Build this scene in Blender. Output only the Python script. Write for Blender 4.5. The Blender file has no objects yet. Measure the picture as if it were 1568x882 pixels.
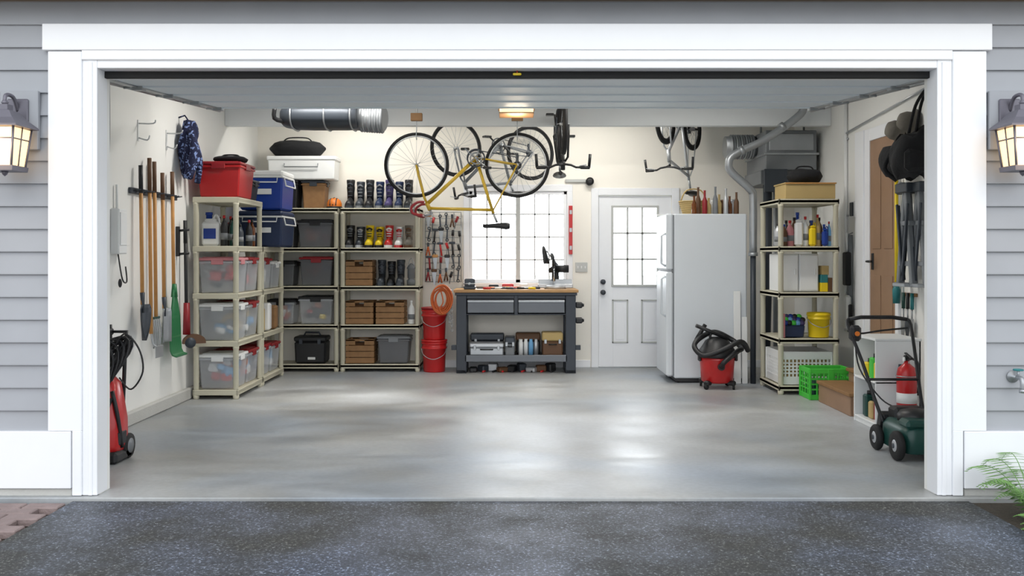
import bpy, math, random
from mathutils import Vector, Matrix, Euler
import bmesh
random.seed(7)
scene = bpy.context.scene
PI = math.pi

# ------------------------------------------------------------------ materials
def lin(c):
    c = c/255.0
    return c/12.92 if c <= 0.04045 else ((c+0.055)/1.055)**2.4
def S(r, g, b): return (lin(r), lin(g), lin(b))
_m = {}
def mat(name, rgb, rough=.5, metal=0., var=.10, scale=6., bump=0., bscale=80., emit=0., alpha=1., coat=0.):
    if name in _m: return _m[name]
    m = bpy.data.materials.new(name); m.use_nodes = True
    nt = m.node_tree; N = nt.nodes; L = nt.links
    p = N["Principled BSDF"]
    col = S(*rgb)
    tc = N.new("ShaderNodeTexCoord")
    no = N.new("ShaderNodeTexNoise"); no.inputs["Scale"].default_value = scale; no.inputs["Detail"].default_value = 4
    L.new(tc.outputs["Object"], no.inputs["Vector"])
    mx = N.new("ShaderNodeMixRGB")
    mx.inputs[1].default_value = (*[max(0, c*(1-var)) for c in col], 1)
    mx.inputs[2].default_value = (*[min(1, c*(1+var)) for c in col], 1)
    L.new(no.outputs["Fac"], mx.inputs[0]); L.new(mx.outputs[0], p.inputs["Base Color"])
    p.inputs["Roughness"].default_value = rough
    p.inputs["Metallic"].default_value = metal
    if coat: p.inputs["Coat Weight"].default_value = coat
    if alpha < 1: p.inputs["Alpha"].default_value = alpha
    if emit:
        p.inputs["Emission Color"].default_value = (*col, 1); p.inputs["Emission Strength"].default_value = emit
    if bump:
        n2 = N.new("ShaderNodeTexNoise"); n2.inputs["Scale"].default_value = bscale
        L.new(tc.outputs["Object"], n2.inputs["Vector"])
        b = N.new("ShaderNodeBump"); b.inputs["Strength"].default_value = bump; b.inputs["Distance"].default_value = .01
        L.new(n2.outputs["Fac"], b.inputs["Height"]); L.new(b.outputs[0], p.inputs["Normal"])
    _m[name] = m
    return m

WHITE = mat("white_trim_paint", (237, 239, 243), .45, var=.02)
DRYW = mat("white_wall_paint", (236, 236, 233), .7, var=.03, scale=1.5)
BACKW = mat("warm_white_wall_paint", (240, 236, 227), .7, var=.03, scale=1.5)
CEILM = mat("ceiling_paint", (222, 226, 228), .8, var=.02)
SIDING = mat("lavender_grey_siding", (158, 161, 167), .6, var=.10, scale=3)
DOORP = mat("garage_door_panel_paint", (220, 229, 236), .5, var=.03)
MUNT = mat("muntin_paint", (188, 190, 188), .5, var=.03)
BLACK = mat("black_plastic", (26, 27, 30), .45)
RUBBER = mat("black_rubber", (18, 18, 20), .7)
DGREY = mat("dark_grey_metal", (62, 68, 76), .45, .3)
BENCHM = mat("charcoal_bench_steel", (48, 54, 63), .4, .2)
DRAWM = mat("grey_drawer_steel", (98, 102, 108), .35, .4)
MGREY = mat("mid_grey", (120, 124, 128), .5)
STEEL = mat("galvanised_steel", (168, 172, 176), .42, .75, scale=10)
CHROME = mat("chrome", (215, 217, 220), .18, 1.)
RESIN = mat("beige_resin_shelf", (196, 192, 172), .5, var=.05)
RED = mat("red_plastic", (190, 28, 30), .35, coat=.3)
DRED = mat("dark_red_plastic", (140, 26, 34), .4)
BLUE = mat("blue_plastic", (28, 62, 150), .35)
NAVY = mat("navy_plastic", (26, 44, 78), .5)
GREEN = mat("bright_green_plastic", (72, 196, 66), .45)
DGREEN = mat("dark_green_paint", (22, 66, 60), .35)
RGREEN = mat("green_rake_plastic", (30, 110, 62), .4)
YELLOW = mat("yellow_plastic", (236, 206, 30), .4)
BYELL = mat("mustard_bike_paint", (206, 170, 44), .3, coat=.5)
ORANGE = mat("orange_plastic", (214, 116, 34), .45)
OCORD = mat("orange_cord", (190, 92, 40), .5)
WOODH = mat("ash_wood_handle", (200, 146, 84), .5, var=.2, scale=14)
WOODC = mat("crate_wood", (140, 104, 66), .65, var=.25, scale=16)
WOODB = mat("bench_top_wood", (178, 138, 90), .5, var=.2, scale=10)
WOODD = mat("brown_door_wood", (150, 120, 96), .5, var=.2, scale=5)
CARD = mat("cardboard", (186, 162, 110), .8)
CLEARP = mat("clear_tote_plastic", (225, 230, 236), .3, alpha=.33, var=.02)
GREYP = mat("smoky_tote_plastic", (110, 112, 116), .35, alpha=.72)
REDP = mat("red_tote_plastic", (186, 36, 40), .35, alpha=.85)
WPLAS = mat("white_plastic", (230, 232, 232), .4, var=.03)
FRIDGE = mat("fridge_enamel", (208, 214, 220), .40, var=.05, scale=2)
SILV = mat("silver_paint", (190, 193, 197), .35, .5)
CLOTHK = mat("black_cloth", (24, 25, 28), .9, bump=.4, bscale=40)
CLOTHG = mat("khaki_cloth", (112, 108, 100), .9, bump=.4, bscale=40)
BROWN = mat("brown_leather", (96, 66, 42), .6)
AMBER = mat("amber_glass", (110, 60, 24), .15, alpha=.9)
TEAL = mat("teal_paint", (40, 120, 124), .5)
PINK = mat("pink_plastic", (200, 130, 136), .5)
CONCC = mat("curb_concrete", (190, 190, 186), .8, var=.1, bump=.3)
SOFFIT = mat("brown_soffit", (120, 104, 90), .7)
LANTM = mat("lantern_zinc", (110, 108, 118), .45, .4)
LANTG = mat("lantern_glass_glow", (255, 214, 160), .4, emit=1.4)
BULB = mat("warm_bulb", (255, 226, 170), .4, emit=6.)
TUBE = mat("fill_lamp_diffuser", (255, 250, 236), .4, emit=4.)  # glowing face of the added ceiling fill lamps
LENS = mat("opener_lamp_lens", (255, 222, 160), .4, emit=1.8)
LEAF = mat("fern_leaf", (104, 146, 74), .6, var=.35, scale=20)
SOIL = mat("soil", (74, 66, 56), .95, var=.4, scale=30, bump=.8)
PAVE = mat("paver_stone", (138, 122, 120), .8, var=.3, scale=9, bump=.5, bscale=60)
GRAV = mat("pale_gravel", (176, 180, 172), .95, var=.2)
PURP = mat("purple_plastic", (66, 58, 104), .5)
LBLUE = mat("light_blue_plastic", (110, 168, 214), .5)

def cloth_pattern():
    m = bpy.data.materials.new("blue_pattern_cloth"); m.use_nodes = True
    N = m.node_tree.nodes; L = m.node_tree.links; p = N["Principled BSDF"]
    tc = N.new("ShaderNodeTexCoord"); v = N.new("ShaderNodeTexNoise"); v.inputs["Scale"].default_value = 20; v.inputs["Detail"].default_value = 1; v.inputs["Distortion"].default_value = 1.5
    r = N.new("ShaderNodeValToRGB"); e = r.color_ramp.elements
    e[0].position = .56; e[0].color = (*S(20, 26, 60), 1); e[1].position = .60; e[1].color = (*S(120, 140, 190), 1)
    L.new(tc.outputs["Object"], v.inputs["Vector"]); L.new(v.outputs["Fac"], r.inputs[0]); L.new(r.outputs[0], p.inputs["Base Color"])
    p.inputs["Roughness"].default_value = .9
    return m
CLOTHB = cloth_pattern()
def glass_mat():
    m = bpy.data.materials.new("window_glass"); m.use_nodes = True
    nt = m.node_tree; N = nt.nodes; L = nt.links
    for n in list(N): N.remove(n)
    o = N.new("ShaderNodeOutputMaterial"); t = N.new("ShaderNodeBsdfTransparent"); g = N.new("ShaderNodeBsdfGlossy")
    g.inputs["Roughness"].default_value = .05
    mx = N.new("ShaderNodeMixShader"); mx.inputs[0].default_value = .06
    L.new(t.outputs[0], mx.inputs[1]); L.new(g.outputs[0], mx.inputs[2]); L.new(mx.outputs[0], o.inputs[0])
    return m
GLASS = glass_mat()

def concrete_mat():
    m = bpy.data.materials.new("sealed_concrete_floor"); m.use_nodes = True
    nt = m.node_tree; N = nt.nodes; L = nt.links; p = N["Principled BSDF"]
    tc = N.new("ShaderNodeTexCoord")
    def mapped(sx, sy, rz=0):
        mp = N.new("ShaderNodeMapping"); mp.inputs["Scale"].default_value = (sx, sy, 1); mp.inputs["Rotation"].default_value = (0, 0, rz); L.new(tc.outputs["Object"], mp.inputs[0]); return mp
    def noise(mp, sc, det, dist, ro=.5):
        n = N.new("ShaderNodeTexNoise"); n.inputs["Scale"].default_value = sc; n.inputs["Detail"].default_value = det
        n.inputs["Distortion"].default_value = dist; n.inputs["Roughness"].default_value = ro; L.new(mp.outputs[0], n.inputs["Vector"]); return n
    def ramp(src, pts):
        r = N.new("ShaderNodeValToRGB"); e = r.color_ramp.elements
        e[0].position = pts[0][0]; e[0].color = (*pts[0][1], 1); e[1].position = pts[-1][0]; e[1].color = (*pts[-1][1], 1)
        for q in pts[1:-1]:
            x = e.new(q[0]); x.color = (*q[1], 1)
        L.new(src.outputs["Fac"], r.inputs[0]); return r
    def mul(a, b, f=1.):
        mx = N.new("ShaderNodeMixRGB"); mx.blend_type = 'MULTIPLY'; mx.inputs[0].default_value = f
        L.new(a.outputs[0], mx.inputs[1]); L.new(b.outputs[0], mx.inputs[2]); return mx
    a = noise(mapped(.7, .8), .8, 4, .3)
    s = noise(mapped(.6, 1.2, .25), 1.5, 5, .6, .5)
    t = noise(mapped(1, 1), .5, 3, .2)
    f = noise(mapped(1, 1), 26, 5, 0, .6)
    ra = ramp(a, [(.34, S(152, 162, 174)), (.52, S(166, 168, 168)), (.68, S(182, 186, 190))])
    rs = ramp(s, [(.30, (.80, .80, .80)), (.50, (.96, .96, .96)), (.70, (1.12, 1.12, 1.12))])
    rt = ramp(t, [(.38, (.80, .78, .745)), (.56, (1, 1, 1))])
    rf = ramp(f, [(.35, (.93, .93, .93)), (.65, (1.04, 1.04, 1.04))])
    c = mul(mul(mul(ra, rs), rt), rf)
    L.new(c.outputs[0], p.inputs["Base Color"])
    mr = N.new("ShaderNodeMapRange"); mr.inputs[1].default_value = .34; mr.inputs[2].default_value = .66; mr.inputs[3].default_value = .31; mr.inputs[4].default_value = .50
    L.new(s.outputs["Fac"], mr.inputs[0]); L.new(mr.outputs[0], p.inputs["Roughness"])
    p.inputs["Specular IOR Level"].default_value = .8
    b = N.new("ShaderNodeBump"); b.inputs["Strength"].default_value = .05; b.inputs["Distance"].default_value = .01
    L.new(f.outputs["Fac"], b.inputs["Height"]); L.new(b.outputs[0], p.inputs["Normal"])
    return m
def asphalt_mat():
    m = bpy.data.materials.new("asphalt"); m.use_nodes = True
    nt = m.node_tree; N = nt.nodes; L = nt.links; p = N["Principled BSDF"]
    tc = N.new("ShaderNodeTexCoord")
    n1 = N.new("ShaderNodeTexNoise"); n1.inputs["Scale"].default_value = 1.7; n1.inputs["Detail"].default_value = 6
    n2 = N.new("ShaderNodeTexNoise"); n2.inputs["Scale"].default_value = 75; n2.inputs["Detail"].default_value = 4; n2.inputs["Roughness"].default_value = .7
    for n in (n1, n2): L.new(tc.outputs["Object"], n.inputs["Vector"])
    r = N.new("ShaderNodeValToRGB"); e = r.color_ramp.elements
    e[0].position = .38; e[0].color = (*S(62, 63, 62), 1); e[1].position = .66; e[1].color = (*S(82, 90, 106), 1)
    L.new(n1.outputs["Fac"], r.inputs[0])
    r2 = N.new("ShaderNodeValToRGB"); e = r2.color_ramp.elements
    e[0].position = .36; e[0].color = (.30, .30, .30, 1); e[1].position = .70; e[1].color = (5.5, 5.5, 5.3, 1)
    x = e.new(.57); x.color = (.9, .9, .9, 1)
    L.new(n2.outputs["Fac"], r2.inputs[0])
    mx = N.new("ShaderNodeMixRGB"); mx.blend_type = 'MULTIPLY'; mx.inputs[0].default_value = 1
    L.new(r.outputs[0], mx.inputs[1]); L.new(r2.outputs[0], mx.inputs[2]); L.new(mx.outputs[0], p.inputs["Base Color"])
    mr = N.new("ShaderNodeMapRange"); mr.inputs[1].default_value = .4; mr.inputs[2].default_value = .62; mr.inputs[3].default_value = .68; mr.inputs[4].default_value = .42
    L.new(n1.outputs["Fac"], mr.inputs[0]); L.new(mr.outputs[0], p.inputs["Roughness"])
    b = N.new("ShaderNodeBump"); b.inputs["Strength"].default_value = .6; b.inputs["Distance"].default_value = .007
    L.new(n2.outputs["Fac"], b.inputs["Height"]); L.new(b.outputs[0], p.inputs["Normal"])
    return m
CONC = concrete_mat(); ASPH = asphalt_mat()

# ------------------------------------------------------------------ mesh builder
def T(x, y, z): return Matrix.Translation((x, y, z))
def R(a, ax): return Matrix.Rotation(a, 4, ax)
class B:
    def __init__(s, name, M=None):
        s.name = name; s.v = []; s.f = []; s.fm = []; s.fs = []; s.mats = []; s.M = M or Matrix.Identity(4)
    def _mi(s, m):
        if m not in s.mats: s.mats.append(m)
        return s.mats.index(m)
    def add(s, vs, fs, m, smooth=False, L=None):
        o = len(s.v); MM = s.M @ L if L is not None else s.M
        s.v += [tuple(MM @ Vector(p)) for p in vs]
        k = s._mi(m)
        for i, f in enumerate(fs):
            s.f.append([o+j for j in f]); s.fm.append(k)
            s.fs.append(smooth[i] if isinstance(smooth, list) else smooth)
        return s
    def box(s, c, d, m, b=.004, rot=None, taper=1.0):
        h = [d[0]/2, d[1]/2, d[2]/2]; b = min(b, min(h)*.9)
        L = T(*c)
        if rot: L = L @ Euler(rot).to_matrix().to_4x4()
        vs = []; idx = {}
        for sx in (-1, 1):
            for sy in (-1, 1):
                for sz in (-1, 1):
                    for a in range(3):
                        sg = (sx, sy, sz)
                        p = [sg[i]*(h[i] if i == a else h[i]-b) for i in range(3)]
                        if taper != 1.0:
                            t = (p[2]/h[2]+1)/2; k = taper+(1-taper)*t
                            p[0] *= k; p[1] *= k
                        idx[(sx, sy, sz, a)] = len(vs); vs.append(p)
        fs = []
        for a in range(3):
            o1, o2 = [i for i in range(3) if i != a]
            for sg in (-1, 1):
                q = []
                for (u, w) in ((-1, -1), (1, -1), (1, 1), (-1, 1)):
                    k = [0, 0, 0]; k[a] = sg; k[o1] = u; k[o2] = w; q.append(idx[(*k, a)])
                fs.append(q)
        for c_ in range(3):
            a, bb = [i for i in range(3) if i != c_]
            for sa in (-1, 1):
                for sb in (-1, 1):
                    q = []
                    for (sc, ax) in ((-1, a), (1, a), (1, bb), (-1, bb)):
                        k = [0, 0, 0]; k[a] = sa; k[bb] = sb; k[c_] = sc; q.append(idx[(*k, ax)])
                    fs.append(q)
        for sx in (-1, 1):
            for sy in (-1, 1):
                for sz in (-1, 1):
                    fs.append([idx[(sx, sy, sz, a)] for a in range(3)])
        return s.add(vs, fs, m, False, L)
    def bx(s, x0, x1, y0, y1, z0, z1, m, b=.004):
        return s.box(((x0+x1)/2, (y0+y1)/2, (z0+z1)/2), (x1-x0, y1-y0, z1-z0), m, b)
    def rings(s, rs, m, caps=True, closed=False, smooth=True, L=None):
        n = len(rs[0]); vs = [p for r in rs for p in r]; fs = []; sm = []
        k = len(rs)
        for i in range(k if closed else k-1):
            j = (i+1) % k
            for a in range(n):
                b = (a+1) % n
                fs.append([i*n+a, i*n+b, j*n+b, j*n+a]); sm.append(smooth)
        if caps and not closed:
            fs.append(list(range(n))); sm.append(False)
            fs.append([(k-1)*n+a for a in range(n)]); sm.append(False)
        return s.add(vs, fs, m, sm, L)
    def lathe(s, prof, m, c=(0, 0, 0), rot=None, seg=20, sc=(1, 1)):
        L = T(*c)
        if rot: L = L @ Euler(rot).to_matrix().to_4x4()
        rs = [[(max(r, .0004)*math.cos(2*PI*a/seg)*sc[0], max(r, .0004)*math.sin(2*PI*a/seg)*sc[1], z) for a in range(seg)] for r, z in prof]
        return s.rings(rs, m, L=L)
    def cyl(s, p0, p1, r, m, r1=None, seg=12):
        return s.tube([p0, p1], r, m, seg, r1=r1)
    def tube(s, pts, r, m, seg=8, closed=False, sub=0, r1=None):
        P = [Vector(p) for p in pts]
        if sub:
            Q = []; n = len(P); rng = n if closed else n-1
            for i in range(rng):
                if closed: a, b, c, d = P[(i-1) % n], P[i], P[(i+1) % n], P[(i+2) % n]
                else: a, b, c, d = P[max(i-1, 0)], P[i], P[i+1], P[min(i+2, n-1)]
                for k in range(sub):
                    t = k/sub
                    Q.append(.5*((2*b)+(c-a)*t+(2*a-5*b+4*c-d)*t*t+(3*b-a-3*c+d)*t**3))
            if not closed: Q.append(P[-1])
            P = Q
        n = len(P); rs = []; up = None
        for i, p in enumerate(P):
            if closed: t = P[(i+1) % n]-P[(i-1) % n]
            else: t = P[min(i+1, n-1)]-P[max(i-1, 0)]
            if t.length < 1e-9: t = Vector((0, 0, 1))
            t.normalize()
            if up is None:
                up = t.orthogonal().normalized()
            else:
                up = up-t*up.dot(t)
                up = t.orthogonal().normalized() if up.length < 1e-5 else up.normalized()
            w = t.cross(up)
            rr = r if r1 is None else r+(r1-r)*i/(n-1)
            rs.append([tuple(p+(up*math.cos(2*PI*a/seg)+w*math.sin(2*PI*a/seg))*rr) for a in range(seg)])
        return s.rings(rs, m, closed=closed)
    def torus(s, c, Rr, r, m, ax='y', seg=36, ms=8, L=None):
        pts = []
        for i in range(seg):
            a = 2*PI*i/seg; u, v = Rr*math.cos(a), Rr*math.sin(a)
            q = {'x': (0, u, v), 'y': (u, 0, v), 'z': (u, v, 0)}[ax]
            p = Vector(q)
            if L is not None: p = L @ p
            pts.append(p+Vector(c))
        return s.tube(pts, r, m, ms, closed=True)
    def ell(s, c, rad, m, rot=None, seg=14, n=8):
        L = T(*c)
        if rot: L = L @ Euler(rot).to_matrix().to_4x4()
        rs = []
        for i in range(n+1):
            t = -PI/2+PI*i/n; cr = max(math.cos(t), .01)
            rs.append([(rad[0]*cr*math.cos(2*PI*a/seg), rad[1]*cr*math.sin(2*PI*a/seg), rad[2]*math.sin(t)) for a in range(seg)])
        return s.rings(rs, m, L=L)
    def prism(s, poly, th, m, L=None):
        n = len(poly)
        vs = [(x, -th/2, z) for x, z in poly]+[(x, th/2, z) for x, z in poly]
        fs = [list(range(n)), [n+i for i in range(n)]]+[[i, (i+1) % n, n+(i+1) % n, n+i] for i in range(n)]
        return s.add(vs, fs, m, False, L)
    def done(s):
        me = bpy.data.meshes.new(s.name)
        xs = [v[0] for v in s.v]; ys = [v[1] for v in s.v]; zs = [v[2] for v in s.v]
        o = Vector(((min(xs)+max(xs))/2, (min(ys)+max(ys))/2, min(zs)))
        me.from_pydata([tuple(Vector(v)-o) for v in s.v], [], s.f)
        for m in s.mats: me.materials.append(m)
        me.polygons.foreach_set("material_index", s.fm)
        me.polygons.foreach_set("use_smooth", s.fs)
        bm = bmesh.new(); bm.from_mesh(me); bmesh.ops.recalc_face_normals(bm, faces=bm.faces); bm.to_mesh(me); bm.free()
        ob = bpy.data.objects.new(s.name, me); ob.location = o
        scene.collection.objects.link(ob)
        return ob

# ------------------------------------------------------------------ room constants (metres)
XL, XR, YB, ZC = -3.15, 3.50, 6.20, 3.26
OL, OR_, OT = -2.40, 2.46, 2.475

# ------------------------------------------------------------------ shell
b = B("floor"); b.bx(XL-.1, XR+.1, -.08, YB+.1, -.15, 0, CONC, .006); b.done()
b = B("driveway"); b.bx(-2.52, 2.62, -14, -.085, -.16, -.018, ASPH, .004); b.done()
b = B("ground")
b.bx(-40, 40, -30, -14.01, -.3, -.06, GRAV); b.bx(2.63, 40, -14, .0, -.3, -.03, SOIL); b.bx(-40, -2.53, -14, 0, -.3, -.065, SOIL)
b.bx(-40, 40, YB+.35, 60, -.3, -.05, GRAV); b.done()
b = B("paver_path")
for i in range(12):
    for j in range(22):
        x = -2.54-.215*i-(.1 if j % 2 else 0); y = -.12-.112*j
        b.box((x-.105, y-.05, -.042), (.205, .103, .045), PAVE, .006)
b.done()

b = B("wall_left"); b.bx(XL-.12, XL, .14, YB+.12, 0, ZC, DRYW, .001); b.done()
b = B("wall_right"); b.bx(XR, XR+.12, .14, YB+.12, 0, ZC, DRYW, .001); b.done()
b = B("ceiling"); b.bx(XL-.12, XR+.12, .14, YB+.12, ZC, ZC+.08, CEILM, .001); b.done()
b = B("ceiling_beam"); b.bx(XL+.002, XR-.002, 4.85, 4.96, 2.81, ZC-.001, CEILM, .003); b.done()
WX0, WX1, WZ0, WZ1 = -.53, .68, 1.05, 2.18
DX0, DX1, DZ1 = 1.07, 1.98, 2.13
b = B("wall_back")
b.bx(XL, WX0, YB, YB+.12, 0, ZC, BACKW, 0.0005); b.bx(WX1, DX0, YB, YB+.12, 0, ZC, BACKW, .0005)
b.bx(DX1, XR, YB, YB+.12, 0, ZC, BACKW, .0005)
b.bx(WX0, WX1, YB, YB+.12, 0, WZ0, BACKW, .0005); b.bx(WX0, WX1, YB, YB+.12, WZ1, ZC, BACKW, .0005)
b.bx(DX0, DX1, YB, YB+.12, DZ1, ZC, BACKW, .0005); b.done()
b = B("wall_front")
b.bx(-5.5, OL-.002, 0, .14, 0, 3.34, DRYW, .001); b.bx(OR_+.002, 5.5, 0, .14, 0, 3.34, DRYW, .001)
b.bx(OL-.002, OR_+.002, 0, .14, OT+.002, 3.34, DRYW, .001); b.done()
b = B("siding_front")
def course(x0, x1, z, h):
    vs = []
    for x in (x0, x1): vs += [(x, -.002, z), (x, -.030, z), (x, -.030, z+.006), (x, -.012, z+h), (x, -.002, z+h)]
    fs = [[0, 1, 2, 3, 4], [5, 6, 7, 8, 9]]+[[i, (i+1) % 5, 5+(i+1) % 5, 5+i] for i in range(5)]
    b.add(vs, fs, SIDING)
EXP = .1316
for i in range(19):
    z = .36+i*EXP
    if z < 2.72: course(-5.5, -2.67, z, EXP); course(2.73, 5.5, z, EXP)
    else: course(-5.5, 5.5, z, EXP)
course(-5.5, 5.5, .36+19*EXP, EXP)
b.done()
b = B("roof_soffit"); b.bx(-5.6, 5.6, -.24, -.0, 2.862, 2.92, SOFFIT); b.bx(-5.6, 5.6, -.27, -.24, 2.85, 3.05, SOFFIT); b.done()
b = B("baseboard_front")
b.bx(-5.5, -2.545, -.055, 0, .045, .375, WHITE); b.bx(2.61, 5.5, -.055, 0, .045, .375, WHITE)
b.bx(-5.5, -2.55, -.03, 0, -.06, .04, CONCC); b.bx(2.62, 5.5, -.03, 0, -.06, .04, CONCC)
b.done()
b = B("trim_garage_opening")
b.bx(-2.68, -2.485, -.05, 0, .376, 2.57, WHITE); b.bx(-2.54, -2.485, -.051, 0, .003, .38, WHITE)
b.bx(2.545, 2.74, -.05, 0, .376, 2.57, WHITE); b.bx(2.545, 2.605, -.051, 0, .003, .38, WHITE)
b.bx(-2.485, -2.40, -.038, .1, .003, 2.525, WHITE, .003); b.bx(2.46, 2.545, -.038, .1, .003, 2.525, WHITE, .003)
b.bx(-2.45, -2.425, -.046, .0, .003, 2.51, WHITE, .003); b.bx(2.485, 2.51, -.046, .0, .003, 2.51, WHITE, .003)
b.bx(-2.71, 2.77, -.058, 0, 2.575, 2.728, WHITE); b.bx(-2.485, 2.545, -.052, 0, 2.52, 2.578, WHITE)
b.bx(-2.40, 2.46, -.036, .1, 2.475, 2.523, WHITE, .003)
b.done()
b = B("door_weather_seal"); b.bx(OL, OR_, .06, .09, 2.435, 2.474, RUBBER, .003)
b.done()
b = B("baseboard_left"); b.bx(XL, XL+.05, .16, YB, 0, .11, CONCC, .01); b.done()
b = B("baseboard_back"); b.bx(XL+.05, DX0-.1, YB-.015, YB, 0, .09, WHITE, .003); b.bx(DX1+.1, XR, YB-.015, YB, 0, .09, WHITE, .003); b.done()

# raised sectional door: smooth flush sections sloping slightly upward to the rear
def door_pt(t): return (0, .22+t*2.25, 2.462+t*.165)
b = B("overhead_garage_door")
ang = math.atan2(.165, 2.25)
NS = 4
for i in range(NS):
    t = (i+.5)/NS; c = door_pt(t); ln = 2.256/NS-.006
    Mx = T(.03, c[1], c[2]+.03) @ R(ang, 'X')
    o = b.M; b.M = Mx
    b.box((0, 0, .0), (5.1, ln, .045), DOORP, .006)
    b.box((0, ln/2-.04, -.026), (5.1, .035, .012), DOORP, .003)
    for sx in (-1, 1):
        b.box((sx*2.50, ln/2-.03, -.035), (.07, .07, .03), STEEL, .003)
        b.box((sx*2.52, 0, -.026), (.05, ln, .01), STEEL, .002)
        b.cyl((sx*2.52, ln/2-.03, -.03), (sx*2.60, ln/2-.03, -.03), .009, STEEL)
    b.M = o
b.bx(-2.5, 2.56, .195, .22, 2.452, 2.50, WHITE)
b.done()
b = B("garage_door_track")
for sx in (-1, 1):
    x = .03+sx*2.63
    b.tube([(x, .22, .02), (x, .22, 2.15), (x, .27, 2.40), (x, .45, 2.50), (x, 2.9, 2.68)], .018, STEEL, 6)
    b.bx(x-.02, x+.02, .142, .22, .5, .56, STEEL); b.bx(x-.02, x+.02, .142, .22, 1.5, 1.56, STEEL)
    b.cyl((x, 2.85, 2.68), (x, 2.85, ZC-.002), .012, STEEL)
    b.cyl((x, 1.5, 2.6), (x, 1.5, ZC-.002), .012, STEEL)
b.done()
b = B("garage_door_opener")
b.bx(-.03, .05, 1.9, 2.75, 2.86, 2.89, STEEL)
b.box((.04, 3.0, 2.80), (.32, .5, .17), WPLAS, .03)
b.box((.04, 3.0, 2.685), (.30, .30, .06), LENS, .02); b.box((.04, 3.0, 2.716), (.33, .33, .012), WOODC, .003); b.box((.04, 3.0, 2.652), (.31, .31, .008), WOODC, .003)
for x in (-.08, .16): b.cyl((x, 3.0, 2.88), (x, 3.0, ZC-.002), .01, STEEL)
b.done()
b = B("door_release_handle"); b.cyl((.03, .045, 2.475), (.03, .045, 2.455), .004, RED); b.box((.03, .045, 2.455), (.05, .015, .014), YELLOW, .004); b.done()

# window
b = B("window_1")
y0, y1 = YB-.02, YB+.06
b.bx(WX0-.07, WX1+.07, YB-.022, YB, WZ1, WZ1+.08, WHITE); b.bx(WX0-.07, WX1+.07, YB-.05, YB, WZ0-.05, WZ0, WHITE)
b.bx(WX0-.07, WX0, YB-.022, YB, WZ0, WZ1, WHITE); b.bx(WX1, WX1+.07, YB-.022, YB, WZ0, WZ1, WHITE)
b.bx(WX0, WX0+.04, YB, y1, WZ0, WZ1, WHITE); b.bx(WX1-.04, WX1, YB, y1, WZ0, WZ1, WHITE)
b.bx(WX0, WX1, YB, y1, WZ1-.04, WZ1, WHITE); b.bx(WX0, WX1, YB, y1, WZ0, WZ0+.04, WHITE)
cx = (WX0+WX1)/2
b.bx(cx-.03, cx+.03, YB, y1, WZ0, WZ1, MUNT)
for a, c in ((WX0+.04, cx-.03), (cx+.03, WX1-.04)):
    b.bx(a-.012, a, YB+.02, YB+.055, WZ0, WZ1, MUNT, .001); b.bx(c, c+.012, YB+.02, YB+.055, WZ0, WZ1, MUNT, .001)
    for k in (1, 2): x = a+(c-a)*k/3; b.bx(x-.009, x+.009, YB+.03, YB+.045, WZ0, WZ1, MUNT, .001)
    for k in (1, 2, 3): z = WZ0+(WZ1-WZ0)*k/4; b.bx(a, c, YB+.03, YB+.045, z-.009, z+.009, MUNT, .001)
b.bx(WX0+.04, WX1-.04, YB+.048, YB+.052, WZ0+.04, WZ1-.04, GLASS, .0005)
b.done()
# back door
b = B("door_1")
for (x0, x1, z0, z1) in ((DX0-.09, DX0, 0, DZ1+.09), (DX1, DX1+.09, 0, DZ1+.09), (DX0, DX1, DZ1, DZ1+.09)):
    b.bx(x0, x1, YB-.022, YB, z0, z1, WHITE)
gx0, gx1, gz0, gz1 = 1.25, 1.80, 1.015, 1.985
ya, yb = YB+.01, YB+.055
b.bx(DX0+.004, gx0, ya, yb, .01, DZ1-.004, WHITE, .002); b.bx(gx1, DX1-.004, ya, yb, .01, DZ1-.004, WHITE, .002)
b.bx(gx0, gx1, ya, yb, .01, gz0, WHITE, .002); b.bx(gx0, gx1, ya, yb, gz1, DZ1-.004, WHITE, .002)
for k in (1, 2):
    x = gx0+(gx1-gx0)*k/3; z = gz0+(gz1-gz0)*k/3
    b.bx(x-.012, x+.012, ya, yb-.01, gz0, gz1, MUNT, .002); b.bx(gx0, gx1, ya, yb-.01, z-.012, z+.012, MUNT, .002)
for (x0, x1, z0, z1) in ((gx0-.02, gx0+.01, gz0-.02, gz1+.02), (gx1-.01, gx1+.02, gz0-.02, gz1+.02), (gx0, gx1, gz0-.02, gz0+.01), (gx0, gx1, gz1-.01, gz1+.02)):
    b.bx(x0, x1, ya-.012, ya, z0, z1, MUNT)
b.bx(gx0, gx1, yb-.008, yb-.004, gz0, gz1, GLASS, .0005)
for (x0, x1) in ((1.24, 1.44), (1.60, 1.82)):
    for (p, q, r_, t) in ((x0, x1, .30, .32), (x0, x1, .82, .84), (x0, x0+.02, .3, .84), (x1-.02, x1, .3, .84)):
        b.bx(p, q, ya-.010, ya, r_, t, MUNT, .003)
    b.bx(x0+.045, x1-.045, ya-.006, ya, .345, .795, WHITE, .004)
for z in (1.06, .93):
    b.lathe([(.03, 0), (.03, .01), (.012, .015), (.012, .04), (.03, .05), (.032, .065), (.02, .078), (0, .08)], DGREY, c=(1.125, ya, z), rot=(PI/2, 0, 0))
b.bx(DX0, DX1, YB-.02, YB+.1, 0, .012, STEEL)
b.done()
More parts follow.
